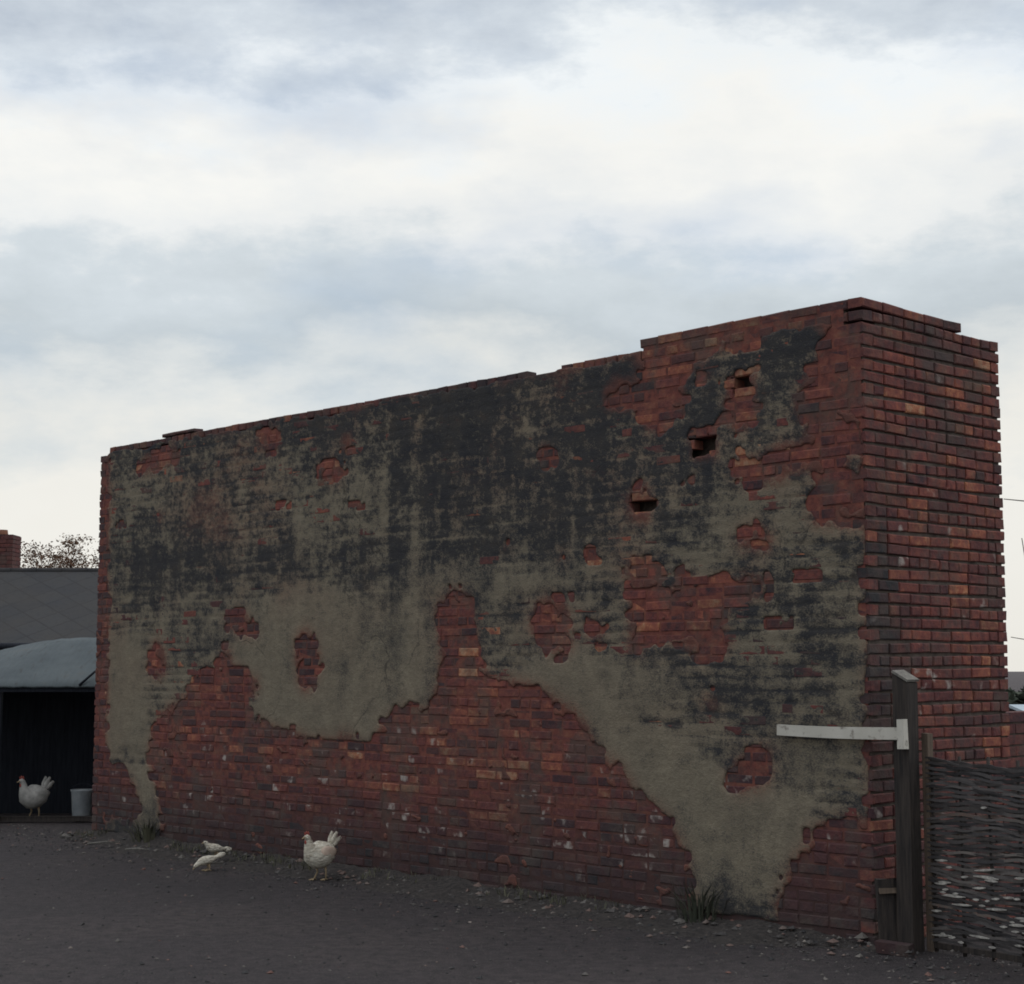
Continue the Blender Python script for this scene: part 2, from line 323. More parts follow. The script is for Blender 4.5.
# ------------------------------------------------------------------ the wall
C0 = Vector((2.13275, 10.18471, 0))          # near corner on the ground
DA = Vector((-.686, .728, 0)).normalized()   # along the long face
NA = Vector((-DA.y, DA.x, 0))                # outward from the long face
EB = -NA                                     # along the short end face
L, TH = 9.08, 1.56
PITCH = 0.0748
NC = 51
EXPOSED = [[(8.04, 0.951), (7.876, 1.204), (7.376, 1.421), (7.137, 1.602), (6.585, 1.62), (6.249, 1.492), (6.532, 1.36), (6.482, 1.231), (5.832, 1.076), (5.278, 1.051), (5.08, 1.097), (4.691, 0.974), (4.594, 1.189), (4.385, 1.294), (4.001, 1.301), (3.91, 1.544), (3.876, 1.772), (3.948, 2.062), (3.798, 2.21), (3.57, 2.203), (3.49, 1.843), (3.434, 1.605), (3.078, 1.533), (2.818, 1.478), (2.616, 1.374), (2.497, 1.327), (2.275, 1.174), (2.228, 1.025), (2.041, 0.979), (1.95, 0.816), (1.726, 0.696), (1.578, 0.562), (1.467, 0.454), (1.411, 0.204), (1.432, -0.084), (3.236, -0.07), (5.665, -0.106), (7.824, -0.097), (7.811, 0.429), (8.03, 0.693)], [(0.762, 0.13), (0.619, 0.337), (0.479, 0.517), (0.423, 0.683), (0.008, 0.75), (-0.013, -0.039), (0.551, 0.014)], [(1.082, 0.985), (0.957, 1.116), (0.758, 1.154), (0.723, 0.939), (1.043, 0.88)], [(0.269, 3.774), (0.272, 3.623), (0.382, 3.474), (0.493, 3.355), (0.519, 3.231), (0.367, 3.133), (0.393, 3.004), (0.625, 3.026), (0.802, 2.985), (1.031, 2.96), (1.033, 2.869), (0.926, 2.822), (0.567, 2.831), (0.487, 2.906), (0.373, 2.883), (0.262, 2.793), (0.401, 2.667), (0.381, 2.529), (-0.009, 2.504), (-0.016, 2.758), (0.144, 2.777), (0.161, 2.957), (0.107, 3.074), (-0.01, 3.093), (-0.025, 3.674), (-0.001, 3.863), (0.198, 3.895)], [(1.827, 3.855), (1.833, 3.287), (1.651, 3.268), (1.444, 3.381), (1.379, 3.663), (1.119, 3.709), (0.74, 3.682), (0.705, 3.781), (0.546, 3.809), (0.268, 3.793), (0.124, 3.883), (1.826, 3.911)], [(2.151, 3.638), (1.998, 3.584), (1.821, 3.528), (1.823, 3.403), (2.133, 3.424)], [(1.091, 3.374), (0.979, 3.545), (0.832, 3.513), (0.81, 3.373), (0.863, 3.165), (1.003, 3.167), (1.076, 3.253)], [(1.336, 3.597), (1.156, 3.574), (1.174, 3.49), (1.32, 3.508)], [(1.972, 2.369), (1.842, 2.397), (1.662, 2.321), (1.682, 2.18), (1.845, 2.173), (1.973, 2.266)], [(1.937, 2.149), (1.531, 2.162), (1.398, 2.302), (1.34, 2.142), (1.044, 2.196), (0.816, 2.238), (0.755, 2.109), (0.982, 2.027), (1.131, 1.993), (1.085, 1.761), (1.321, 1.724), (1.406, 1.764), (1.597, 1.818), (1.712, 1.887), (1.841, 1.721), (1.987, 1.742), (1.921, 1.958)], [(1.04, 2.454), (0.931, 2.545), (0.731, 2.513), (0.701, 2.404), (0.894, 2.369)], [(2.889, 2.051), (2.714, 2.132), (2.533, 2.098), (2.554, 1.901), (2.465, 1.795), (2.665, 1.747), (2.817, 1.834), (2.91, 1.943)], [(2.357, 1.932), (2.221, 1.964), (2.155, 1.88), (2.194, 1.805), (2.338, 1.828)], [(2.803, 3.221), (2.731, 3.243), (2.68, 3.18), (2.721, 3.104), (2.793, 3.132)], [(3.239, 2.576), (3.174, 2.602), (3.099, 2.569), (3.131, 2.511), (3.218, 2.523)], [(2.353, 2.436), (2.256, 2.445), (2.218, 2.401), (2.315, 2.378)], [(2.662, 2.458), (2.551, 2.46), (2.531, 2.402), (2.642, 2.393)], [(5.514, 3.335), (5.32, 3.351), (5.089, 3.289), (5.115, 3.209), (5.29, 3.173), (5.456, 3.22)], [(5.173, 3.48), (5.053, 3.493), (4.998, 3.413), (5.131, 3.401)], [(8.078, 1.854), (7.904, 1.899), (7.776, 1.712), (7.837, 1.528), (8.03, 1.545), (8.09, 1.714)], [(5.75, 1.871), (5.598, 1.969), (5.457, 1.868), (5.425, 1.661), (5.531, 1.455), (5.714, 1.495), (5.761, 1.704)], [(6.848, 2.063), (6.662, 2.147), (6.507, 2.099), (6.443, 1.984), (6.321, 1.948), (6.471, 1.907), (6.672, 1.953)], [(6.918, 1.78), (6.746, 1.813), (6.68, 1.708), (6.867, 1.673)], [(8.458, 3.545), (8.154, 3.663), (7.68, 3.704), (7.693, 3.592), (8.147, 3.499)], [(8.04, 3.071), (7.899, 3.08), (7.877, 2.975), (8.018, 2.974)], [(6.413, 3.68), (6.188, 3.728), (6.038, 3.686), (6.063, 3.497), (6.304, 3.554)], [(9.18, 3.909), (8.945, 3.886), (8.795, -0.004), (9.098, -0.025)], [(8.999, 0.671), (8.569, 0.708), (8.234, 0.499), (8.187, 0.242), (9.013, 0.191)], [(1.405, 1.816), (1.276, 1.847), (1.068, 1.812), (1.102, 1.735), (1.321, 1.717)], [(1.931, 2.778), (1.837, 2.874), (1.728, 2.832), (1.703, 2.68), (1.794, 2.632), (1.913, 2.674)], [(1.403, 3.195), (1.17, 3.184), (1.148, 2.971), (1.345, 2.975)], [(1.325, 1.426), (1.156, 1.453), (1.125, 1.377), (1.275, 1.349)], [(0.342, 2.601), (-0.012, 2.607), (-0.009, 2.504), (0.344, 2.514)]]
TAN = [[(6.679, 2.191), (5.717, 2.291), (4.395, 2.246), (3.961, 2.155), (3.911, 1.696), (3.955, 1.332), (4.434, 1.293), (4.68, 1.053), (5.146, 1.095), (5.691, 1.08), (6.347, 1.259), (6.248, 1.449), (6.586, 1.637)], [(2.246, 1.175), (1.764, 1.254), (1.414, 1.198), (1.163, 1.045), (1.043, 0.861), (0.607, 0.914), (0.42, 0.833), (0.446, 0.651), (0.541, 0.452), (0.738, 0.175), (1.413, 0.045), (1.425, 0.394), (1.595, 0.639), (1.86, 0.787), (1.995, 0.98)], [(4.646, 2.35), (3.915, 2.368), (2.612, 2.342), (2.512, 2.196), (3.348, 2.173), (3.914, 2.23), (4.518, 2.187)], [(8.034, 0.785), (7.76, 0.432), (7.747, 0.116), (8.182, 0.132), (8.568, 0.67)], [(4.915, 3.159), (4.467, 3.203), (4.502, 2.965), (4.847, 2.95)], [(3.184, 1.489), (2.614, 1.831), (1.85, 1.654), (1.408, 1.633), (1.411, 1.425), (2.227, 1.209), (2.517, 1.355)], [(8.907, 1.911), (8.263, 1.998), (8.057, 1.34), (8.037, 0.877), (8.856, 0.85)], [(5.873, 2.894), (5.561, 2.89), (5.553, 2.537), (5.722, 2.502)], [(1.335, 0.751), (0.843, 0.81), (0.533, 0.827), (0.539, 0.524), (1.012, 0.302), (1.342, 0.273)], [(0.695, 1.156), (0.525, 1.179), (0.155, 1.155), (0.085, 1.086), (0.531, 0.887)]]
SOOT = [(3.24, 3.172, 1.104, 0.64, 1.0), (3.918, 2.73, 0.798, 0.387, 0.85), (2.608, 3.369, 1.198, 0.509, 0.7), (3.923, 3.546, 0.739, 0.472, 0.6), (8.112, 2.657, 1.527, 0.305, 0.8), (7.606, 3.098, 1.267, 0.375, 0.35), (5.722, 2.528, 2.037, 0.204, 0.65), (5.325, 3.613, 0.862, 0.296, 0.45), (1.385, 3.24, 1.022, 0.336, 0.4), (0.514, 3.466, 0.318, 0.382, 0.75), (1.927, 3.193, 0.783, 0.417, 0.55), (0.505, 2.114, 0.434, 0.217, 0.35), (0.361, 1.742, 0.385, 0.305, 0.4), (1.325, 1.458, 0.619, 0.13, 0.4), (0.003, 2.037, 0.086, 0.661, 0.8), (4.392, 2.01, 0.506, 0.118, 0.3), (4.026, 1.468, 0.299, 0.267, 0.3), (0.679, 1.156, 0.566, 0.136, 0.35), (8.542, 0.108, 1.151, 0.281, 0.6), (8.011, 0.235, 0.719, 0.229, 0.3), (2.119, 2.792, 0.8, 0.349, 0.3), (1.217, 0.253, 0.219, 0.176, 0.5), (3.463, 3.764, 4.719, 0.107, 0.45)]
HOLES = [(1.182, 1.344, 3.028, 3.128), (1.739, 1.932, 2.675, 2.778), (0.834, 0.973, 3.445, 3.524)]
BUMP = [(7.21, 7.9)]
def wp(s, e, z): return C0 + DA * s + EB * e + Vector((0, 0, z))

def soot_at(s, z):
    s = np.asarray(s, float); z = np.asarray(z, float)
    ws = s + 0.55 * (fbm(s * 1.3, z * 1.6, 4, 21) - 0.5); wz = z + 0.45 * (fbm(s * 1.4, z * 1.5, 4, 22) - 0.5)
    keep = np.ones(np.broadcast(s, z).shape)
    for cs, cz, rs, rz, w in SOOT:
        d = ((ws - cs) / rs) ** 2 + ((wz - cz) / rz) ** 2
        keep = keep * (1 - min(w, 1.0) * np.exp(-d * 0.9))
    return 1 - keep
WHITE_AT = [(5.54, 0.68), (5.0, 0.46), (4.5, 0.49), (4.08, 0.5), (1.77, 0.48), (2.05, 0.42), (1.68, 0.67), (7.18, 0.46), (2.67, 0.47)]

root = empty('ruined_wall', wp(L / 2, TH / 2, 0), 'tall free-standing old red brick wall with patchy peeling grey render', 'wall')
inv = Matrix.Translation(-root.location)
def loc(p): return p - root.location

rb = random.Random(3)
def wob(p, k):
    return 0.006 * math.sin(p.x * 1.7 + k * 0.9) * math.sin(p.y * 1.1 + k * 0.37) + 0.004 * math.sin(p.x * 4.1 + p.y * 3.3 + k * 1.9)
bricks = MB()
def brick(O, A, Nn, a0, a1, k, tone, white, dark, wet, out=0.004, h=0.062, depth=0.1025, j=0.003):
    z0 = k * PITCH + 0.003; z1 = z0 + h
    o = rb.uniform(-out, out); cb = 0.007
    pts = []
    jj = lambda s=j: rb.uniform(-s, s)
    for off, ins in ((-depth, 0.0), (o - cb, 0.0), (o, cb)):
        for (a, z) in ((a0 + ins, z0 + ins), (a1 - ins, z0 + ins), (a1 - ins, z1 - ins), (a0 + ins, z1 - ins)):
            p = O + A * (a + jj()) + Nn * (off + (jj(0.002) if off > -depth else 0)) 
            p = p + Vector((0, 0, z + wob(p, k) + jj())); pts.append(loc(p))
    f = []
    for r in (0, 4):
        for q in range(4): f.append((r + q, r + (q + 1) % 4, r + 4 + (q + 1) % 4, r + 4 + q))
    f += [(8, 9, 10, 11), (3, 2, 1, 0)]
    bricks.add(pts, f, (tone, white, dark, wet))

def face_courses(length, k, offset_end):
    """positions along a face for course k: mostly stretchers, a header course every fourth, closers at the ends"""
    a = 0.1125 if offset_end else 0.0
    end = length - (0.1125 if offset_end else 0.0)
    first = True; out = []
    header = (k % 4 == 2)
    while a < end - 0.03:
        w = 0.1025 if header else 0.215
        if not header and rb.random() < 0.10: w = 0.1025
        if first and not offset_end and not header: w = 0.215
        w += rb.uniform(-.006, .006); first = False
        if end - (a + w) < 0.07: w = end - a
        out.append((a, min(a + w, end))); a += w + 0.010
    return out
def in_hole(a0, a1, z):
    c = (a0 + a1) / 2
    for h0, h1, z0, z1 in HOLES:
        if h0 - 0.03 < c < h1 + 0.03 and z0 - 0.012 < z < z1 + 0.012: return True
    return False
def extra(k, c):
    """courses above the level top of the long face"""
    if k < NC - 1: return True
    if k == NC - 1: return c < 8.93 and not (2.6 < c < 2.9)
    if k == NC: return 0.13 < c < 1.76 or 7.35 < c < 7.95
    return False
def extra_end(k, e):
    if k < NC: return True
    if k == NC: return .10 < e < 1.10
    return False
# long face
for k in range(NC + 1):
    odd = k % 2 == 1
    cs = face_courses(L, k, odd)
    if k == NC: cs = [(a0, min(a1, 1.83)) if a0 < 1.83 else (a0, a1) for a0, a1 in cs]
    cen = np.array([(a0 + a1) / 2 for a0, a1 in cs]); zc = (k + .5) * PITCH
    so = soot_at(cen, np.full_like(cen, zc)); big = fbm(cen * 1.1, np.full_like(cen, zc * 1.1), 3, 40)
    for (a0, a1), c, sv, bg_ in zip(cs, cen, so, big):
        if not extra(k, c): continue
        if in_hole(a0, a1, zc): continue
        tone = min(1, max(0, rb.gauss(0.40 + (bg_ - .5) * .6 + .20 * math.exp(-((c - 3.6) / 1.2) ** 2 - ((zc - 1.2) / .5) ** 2), 0.185)))
        if zc > 2.2 and c < 3: tone = min(1, tone + 0.16)
        low = max(0, 1 - zc / 0.95)
        white = 0.0
        white = max(0, 1 - abs(zc - .75) / .75) * rb.uniform(.2, 1.0) * (1 if rb.random() < .6 else .2)
        for ws, wz in WHITE_AT:
            if abs(c - ws) < .20 and abs(zc - wz) < .09: white = max(white, rb.uniform(.4, 1.2))
        dark = min(1, rb.random() ** 3 * 0.75 + 0.55 * sv * (0.4 if c < 1.9 and zc > 2.8 else 1) + max(0, 1 - zc / 0.62) * 0.85)
        if k >= NC - 1: dark = max(dark, rb.uniform(.35, .8))
        wet = min(1, low * 0.9 + rb.uniform(0, .35) + (0.25 if zc < 1.5 else 0))
        brick(C0, DA, NA, a0, a1, k, tone, white, dark, wet, out=0.004, h=(.062 if k < NC or c < 3 else .030))
# near end face (towards the gate) : O at near corner, along EB, outward -DA
for k in range(NC + 1):
    even = k % 2 == 0
    for a0, a1 in face_courses(TH, k, even):
        c = (a0 + a1) / 2; zc = (k + .5) * PITCH
        if not extra_end(k, c): continue
        tone = min(1, max(0, rb.gauss(0.46, 0.14)))
        st = math.exp(-((c - .10) / .19) ** 2 - ((zc - 1.9) / .75) ** 2)
        dark = min(1, rb.random() ** 2.5 * 0.7 + st * 1.5 + (0.25 if zc > 3.6 else 0))
        white = 1.0 if (abs(c - .64) < .16 and abs(zc - 1.57) < .08) else (rb.uniform(.2, .6) if rb.random() < .2 else 0)
        brick(C0, EB, -DA, a0, a1, k, tone, white, dark, rb.uniform(0, .4) + (.3 if zc < 1.6 else 0), out=0.004, h=0.060, j=0.0025)
# far end face and back
OL = C0 + DA * L
for k in range(NC):
    even = k % 2 == 0
    for a0, a1 in face_courses(TH, k, even):
        if k == NC - 1 and a0 < 0.2: continue
        brick(OL, EB, DA, a0, a1, k, min(1, max(0, rb.gauss(.34, .13))), 0, .2 + rb.random() ** 2 * .7, rb.uniform(.1, .6), out=0.006, h=0.060, j=0.004)
OB = C0 + EB * TH
for k in range(NC):
    for a0, a1 in face_courses(L, k, k % 2 == 1):
        brick(OB, DA, EB, a0, a1, k, min(1, max(0, rb.gauss(.45, .18))), 0, rb.random() ** 2 * .7, rb.uniform(0, .4), out=0.004)
ob = bricks.build('brickwork', M_brick, root, attr='brick'); fix_normals(ob)

# mortar: a raked sheet behind the long face (open at the putlog holes), deep core elsewhere
ms = MB(); fp = MB()
def wbox(mb, s0, s1, e0, e1, z0, z1):
    P = [loc(wp(s, e, z)) for z in (z0, z1) for e in (e0, e1) for s in (s0, s1)]
    mb.add(P, [(0, 2, 3, 1), (4, 5, 7, 6), (0, 1, 5, 4), (2, 6, 7, 3), (0, 4, 6, 2), (1, 3, 7, 5)])
scuts = sorted({0.02, L - 0.02} | {v for h in HOLES for v in (h[0] - .06, h[1] + .06)})
zcuts = sorted({-0.05, NC * PITCH - 0.085} | {v for h in HOLES for v in (h[2] - .04, h[3] + .04)})
for i in range(len(scuts) - 1):
    for j in range(len(zcuts) - 1):
        sc_, zc_ = (scuts[i] + scuts[i + 1]) / 2, (zcuts[j] + zcuts[j + 1]) / 2
        if any(h[0] - .06 < sc_ < h[1] + .06 and h[2] - .04 < zc_ < h[3] + .04 for h in HOLES): continue
        fp.add([loc(wp(scuts[i], .0035, zcuts[j])), loc(wp(scuts[i + 1], .0035, zcuts[j])), loc(wp(scuts[i + 1], .0035, zcuts[j + 1])), loc(wp(scuts[i], .0035, zcuts[j + 1]))], [(0, 1, 2, 3)])
wbox(ms, .016, .30, .014, .21, -.05, NC * PITCH - .09)
wbox(ms, L - .30, L - .018, .014, .21, -.05, NC * PITCH - .09)
fp.add([loc(wp(s_, .0035, z_)) for s_, z_ in ((.14, NC * PITCH - .085), (1.80, NC * PITCH - .085), (1.80, NC * PITCH + .055), (.14, NC * PITCH + .055))], [(0, 1, 2, 3)])
wbox(ms, .14, 1.80, .02, .10, NC * PITCH - .09, NC * PITCH + .05)
wbox(ms, .018, L - .022, .155, TH - .014, -.05, NC * PITCH - .020)
ms.build('mortar', M_mortar, root); fp.build('pointing', M_point, root)

# render coat, grown on a fine grid on the long face
RES = 0.0125
ns = int(L / RES) + 1; nzv = int(3.80 / RES) + 1
S, Z = np.meshgrid(np.linspace(0.004, L - 0.01, ns), np.linspace(0.0, 3.80, nzv), indexing='xy')
w1 = (fbm(S * 7, Z * 7, 4, 1) - .5); w2 = (fbm(S * 7, Z * 7, 4, 2) - .5)
Sw = S + 0.11 * w1; Zw = Z + 0.11 * w2
def blur(a, n):
    for _ in range(n):
        a = (a + np.roll(a, 1, 0) + np.roll(a, -1, 0) + np.roll(a, 1, 1) + np.roll(a, -1, 1)) / 5
    return a
kz = Z / PITCH; fr = kz - np.floor(kz)
boff = np.where(np.floor(kz).astype(int) % 2 == 0, 0.0, 0.1125); fsr = (S + boff) / 0.225
bxi = np.floor(fsr).astype(int); bzi = np.floor(kz).astype(int)
brand = _T[(bxi * 7 + 3) & 255, (bzi * 13 + bxi * 5) & 255]
brand2 = _T[(bxi * 11 + 60) & 255, (bzi * 29 + bxi * 3 + 9) & 255]
ex = np.zeros(S.shape, bool)
for p in EXPOSED: ex |= inpoly(Sw, Zw, p)
hf = fbm(S * 16, Z * 20, 4, 17, .65)
exb = blur(ex.astype(float), 34)
rag = np.clip(.35 + 1.6 * fbm(S * 1.7, Z * 1.7, 3, 18), .5, 1.5)
exposed = (exb + rag * (2.0 * (hf - .5) + .75 * (brand - .5)) > .47) & (exb > .06)
exposed = blur(exposed.astype(float), 3) > .5
exposed |= (Z > 3.765 + 0.05 * (fbm(S * 3, Z * 0 + 1, 4, 7, .55, 0.0) - .5) * 2)
exposed |= (S < 0.012 + 0.05 * (fbm(S * 0 + 2, Z * 6, 3, 8) - .35))
exposed |= (Z < 0.05 + 0.05 * fbm(S * 4, Z * 0, 3, 9))
# small flakes lost here and there
fl = fbm(S * 9, Z * 11, 3, 11); soot = soot_at(S, Z)
tan = np.zeros(S.shape)
for p in TAN: tan = np.maximum(tan, inpoly(S + 0.10 * w2 + .05 * (fbm(S * 25, Z * 25, 2, 5) - .5), Z + 0.10 * w1, p).astype(float))
tan_s = blur(tan, 30) * (0.35 + 1.1 * fbm(S * 4, Z * 4, 4, 19)).clip(0, 1)
exposed |= (brand2 > .988) & (tan_s < .3) & (soot < .6) & (hf > .42)
joint = np.exp(-((np.minimum(fr, 1 - fr)) / 0.16) ** 2)
fs = fsr % 1.0
vj = np.exp(-((np.minimum(fs, 1 - fs)) / 0.05) ** 2)
thin = (1 - tan_s) * (1 - .75 * soot) * np.clip((fbm(S * 2.2, Z * 2.2, 4, 31) - .28) * 3, 0.25, 1)
stre = fbm(S * 5, np.floor(kz * 2) * 3.7, 3, 33, .55, 0.0)
lines = fbm(S * 1.1 + 3, np.round(kz) * 5.3, 4, 35, .5, 0.0)
n_m = .5 * fbm(S * 9, Z * 13, 4, 51) + .5 * fbm(S * 19, Z * 25, 4, 59, .65); n_l = fbm(S * 2.0, Z * 2.4, 4, 52); n_v = fbm(S * 11 + .5 * fbm(S * 2, Z * 3, 3, 55), Z * 0.42, 4, 53, .62, 0.0)
n_f = fbm(S * 26, Z * 34, 3, 57, .8)
thick = 0.0045 + 0.006 * tan_s + 0.006 * (fbm(S * 3, Z * 3, 4, 61) - .45) + 0.004 * (n_m - .5) - thin * (0.005 * joint * np.clip(stre * 2.6 - .5, 0, 1.6) + 0.003 * vj * stre) + .002 * (brand - .5) * thin + .004 * (hf - .5)
thick = np.maximum(thick, 0.0018 - 0.006 * joint * thin)
right = np.clip((2.6 - S) / 1.0, 0, 1) * np.clip((Z - .9) / .4, 0, 1) * np.clip((2.7 - Z) / .5, 0, 1)
darkv = 0.40 + .06 * right + 0.62 * soot * (0.35 + 1.3 * n_v) + .45 * (n_v - .5) + 1.35 * (n_f - .5) * np.clip((Z - 1.6) / 1.5, 0, 1) + 2.0 * (n_m - .5) * (1 - .4 * tan_s) + 0.8 * (n_l - .5) - 0.34 * tan_s * (1 - .6 * soot) + thin * (stre - .5) * (1.4 + 1.6 * right) * (0.5 + joint) + .35 * (brand - .5) * thin - .75 * joint * np.clip(lines - .52, 0, 1) * 3 * (1 - tan_s) + .45 * joint * np.clip(.47 - lines, 0, 1) * 4 * (1 - tan_s)
darkv = darkv + 0.22 * np.clip((Z - 3.2) / .5, 0, 1) + .35 * np.clip(1 - Z / .30, 0, 1)
dust = np.clip((fbm(S * 1.5, Z * 1.5, 4, 71) - .42) * 1.6, 0, .7) * np.clip(.55 + (Z - 2.0) * .4 + .3 * np.clip((S - 6.5) / 1.5, 0, 1), 0.1, 1.2) * (1 - .6 * tan_s)
dust = np.clip(dust + 1.9 * blur(ex.astype(float), 50) * (.45 + hf), 0, 1.3)
keep = ~(exposed[:-1, :-1] | exposed[1:, :-1] | exposed[:-1, 1:] | exposed[1:, 1:])
idx = np.arange(ns * nzv).reshape(nzv, ns)
qf = np.stack([idx[:-1, :-1][keep], idx[:-1, 1:][keep], idx[1:, 1:][keep], idx[1:, :-1][keep]], 1)
# boundary edges of the kept cells
ed = np.concatenate([qf[:, [0, 1]], qf[:, [1, 2]], qf[:, [2, 3]], qf[:, [3, 0]]])
key = np.sort(ed, 1); kk = key[:, 0].astype(np.int64) * (ns * nzv) + key[:, 1]
u, iv, cnt = np.unique(kk, return_inverse=True, return_counts=True)
bd = ed[cnt[iv] == 1]
sx, zx = S.ravel().copy(), Z.ravel().copy(); th = thick.ravel().copy()
isb = np.zeros(ns * nzv, bool); isb[bd.ravel()] = True
for _ in range(2):
    sa = np.zeros_like(sx); za = np.zeros_like(sx); cn = np.zeros_like(sx)
    for q in (0, 1):
        np.add.at(sa, bd[:, q], sx[bd[:, 1 - q]]); np.add.at(za, bd[:, q], zx[bd[:, 1 - q]]); np.add.at(cn, bd[:, q], 1)
    m_ = cn > 0; sx[m_] = .4 * sx[m_] + .6 * sa[m_] / cn[m_]; zx[m_] = .4 * zx[m_] + .6 * za[m_] / cn[m_]
th[isb] = np.clip(th[isb] * 0.75, 0.0018, .007)
used = np.unique(qf); remap = -np.ones(ns * nzv, int); remap[used] = np.arange(len(used))
bu = np.unique(bd); remb = -np.ones(ns * nzv, int); remb[bu] = len(used) + np.arange(len(bu))
allv = np.concatenate([used, bu]); dep = np.concatenate([th[used], np.full(len(bu), -0.010)])
o3 = np.array(C0 - root.location); P3 = o3[None] + sx[allv][:, None] * np.array(DA)[None] + dep[:, None] * np.array(NA)[None]
P3[:, 2] += zx[allv]
sk = np.stack([remap[bd[:, 1]], remap[bd[:, 0]], remb[bd[:, 0]], remb[bd[:, 1]]], 1)
FF = np.concatenate([remap[qf], sk])
me = bpy.data.meshes.new('render_coat')
me.vertices.add(len(P3)); me.vertices.foreach_set('co', P3.astype(np.float32).ravel())
me.loops.add(FF.size); me.loops.foreach_set('vertex_index', FF.astype(np.int32).ravel())
me.polygons.add(len(FF)); me.polygons.foreach_set('loop_start', np.arange(0, FF.size, 4, dtype=np.int32))
try: me.polygons.foreach_set('loop_total', np.full(len(FF), 4, dtype=np.int32))
except Exception: pass
me.update(calc_edges=True); me.validate()
at = me.attributes.new('coat', 'FLOAT_COLOR', 'POINT')
cc4 = np.stack([np.clip(darkv, 0, 1.2).ravel()[allv], tan_s.ravel()[allv], joint.ravel()[allv], dust.ravel()[allv]], 1)
at.data.foreach_set('color', cc4.astype(np.float32).ravel())
me.polygons.foreach_set('use_smooth', [True] * len(me.polygons))
me.materials.append(M_coat)
oc = bpy.data.objects.new('render_coat', me); COL.objects.link(oc); oc.parent = root
tag(oc, 'flaking grey and tan lime render streaked with black soot')

# ------------------------------------------------------------------ earth at the foot of the wall
def bank(x, y):
    p = Vector((x, y, 0)) - C0; s = p.dot(DA); d = p.dot(NA)
    return s, d
mb = MB(); V = []; Fc = []; nS, nD = 420, 20
for i in range(nS + 1):
    s = -0.15 + (L + 0.5) * i / nS
    tp = min(1, max(0.0, (s + .15) / .8), max(0, (L + .35 - s) / .5)); wdt = (0.25 + 0.6 * float(fbm(s * 1.3, 0.3, 3, 81)) ** 1.2 + .25 * (float(fbm(s * 7, 0.3, 3, 84)) - .5)) * (.3 + .7 * tp); hgt = tp * (0.02 + 0.09 * float(fbm(s * 1.9, 2.2, 3, 82)) + (0.03 if s > 7 else 0))
    for j in range(nD + 1):
        t = j / nD; d = -0.02 + wdt * t
        z = hgt * (1 - t) ** 1.6 + 0.03 * tp * (float(fbm(s * 9, d * 9, 3, 83)) - .5) * (1 - t) - (0.012 if j == nD else 0) + .003
        q = C0 + DA * s + NA * d; V.append((q.x, q.y, z))
for i in range(nS):
    for j in range(nD):
        q = i * (nD + 1) + j; Fc.append((q, q + nD + 1, q + nD + 2, q + 1))
mb.add(V, Fc); o = mb.build('earth_bank', M_soil, smooth=True); tag(o, kind='structure')

# grit: thousands of small stones lying about the yard
mb = MB(); rg = random.Random(8)
def lump(mb, x, y, z, r, a):
    V = []; 
    for (dx, dy, dz) in ((1, 0, 0), (0, 1, 0), (-1, 0, 0), (0, -1, 0), (.1, .1, .8), (0, 0, -.5)):
        V.append((x + (dx + rg.uniform(-.35, .35)) * r * rg.uniform(.7, 1.3), y + (dy + rg.uniform(-.35, .35)) * r, z + (dz + rg.uniform(-.2, .2)) * r * .8))
    mb.add(V, [(0, 1, 4), (1, 2, 4), (2, 3, 4), (3, 0, 4), (1, 0, 5), (2, 1, 5), (3, 2, 5), (0, 3, 5)], a)
for _ in range(9500):
    s = rg.uniform(-1.5, L + 1.5); d = abs(rg.gauss(0, 0.55)) + .02
    if rg.random() < .45: d = rg.uniform(0, 6.5)
    q = C0 + DA * s + NA * d
    r = min(0.022, 0.003 + rg.expovariate(1 / 0.0038)); t = rg.random() ** 1.8 * .93
    if rg.random() < .006: t = rg.uniform(.94, 1.0)
    zb = 0.0
    if d < .5: zb = 0.05 * (1 - d / .5) ** 1.6
    lump(mb, q.x, q.y, zb + r * .2, r, (t, 0, 0, 1))
for _ in range(260):
    s = rg.uniform(-.1, L + .3); d = abs(rg.gauss(.12, .14)) + .03; q = C0 + DA * s + NA * d; r = rg.uniform(.012, .038)
    lump(mb, q.x, q.y, .055 * max(0, 1 - d / .5) ** 1.6 + r * .15, r, (rg.choice([.3, .45, .55, .84, .87, .70]), 0, 0, 1))
o = mb.build('gravel', M_stone, attr='tone'); tag(o, 'scattered grey grit and small stones along the wall foot', 'gravel', kind='stuff')

# ------------------------------------------------------------------ gate post with its white rail
post = empty('gate_post', (2.305, 10.04, 0), 'dark square timber post with white painted rail at wall corner', 'post')
ang = math.atan2(DA.y, DA.x)
Mp = Matrix.Rotation(ang, 4, 'Z')
mb = MB(); hw = .052
rings = []
for z, tw, ex in ((-.1, 0, .004), (0.0, 0, .004), (.25, .004, .002), (.6, -.003, .0), (1.0, .004, .0), (1.35, 0, 0)):
    rings.append([Mp @ Vector((sx_ * (hw + ex) + tw, sy_ * (hw + ex) - tw, z)) for sx_, sy_ in ((1, 1), (-1, 1), (-1, -1), (1, -1))])
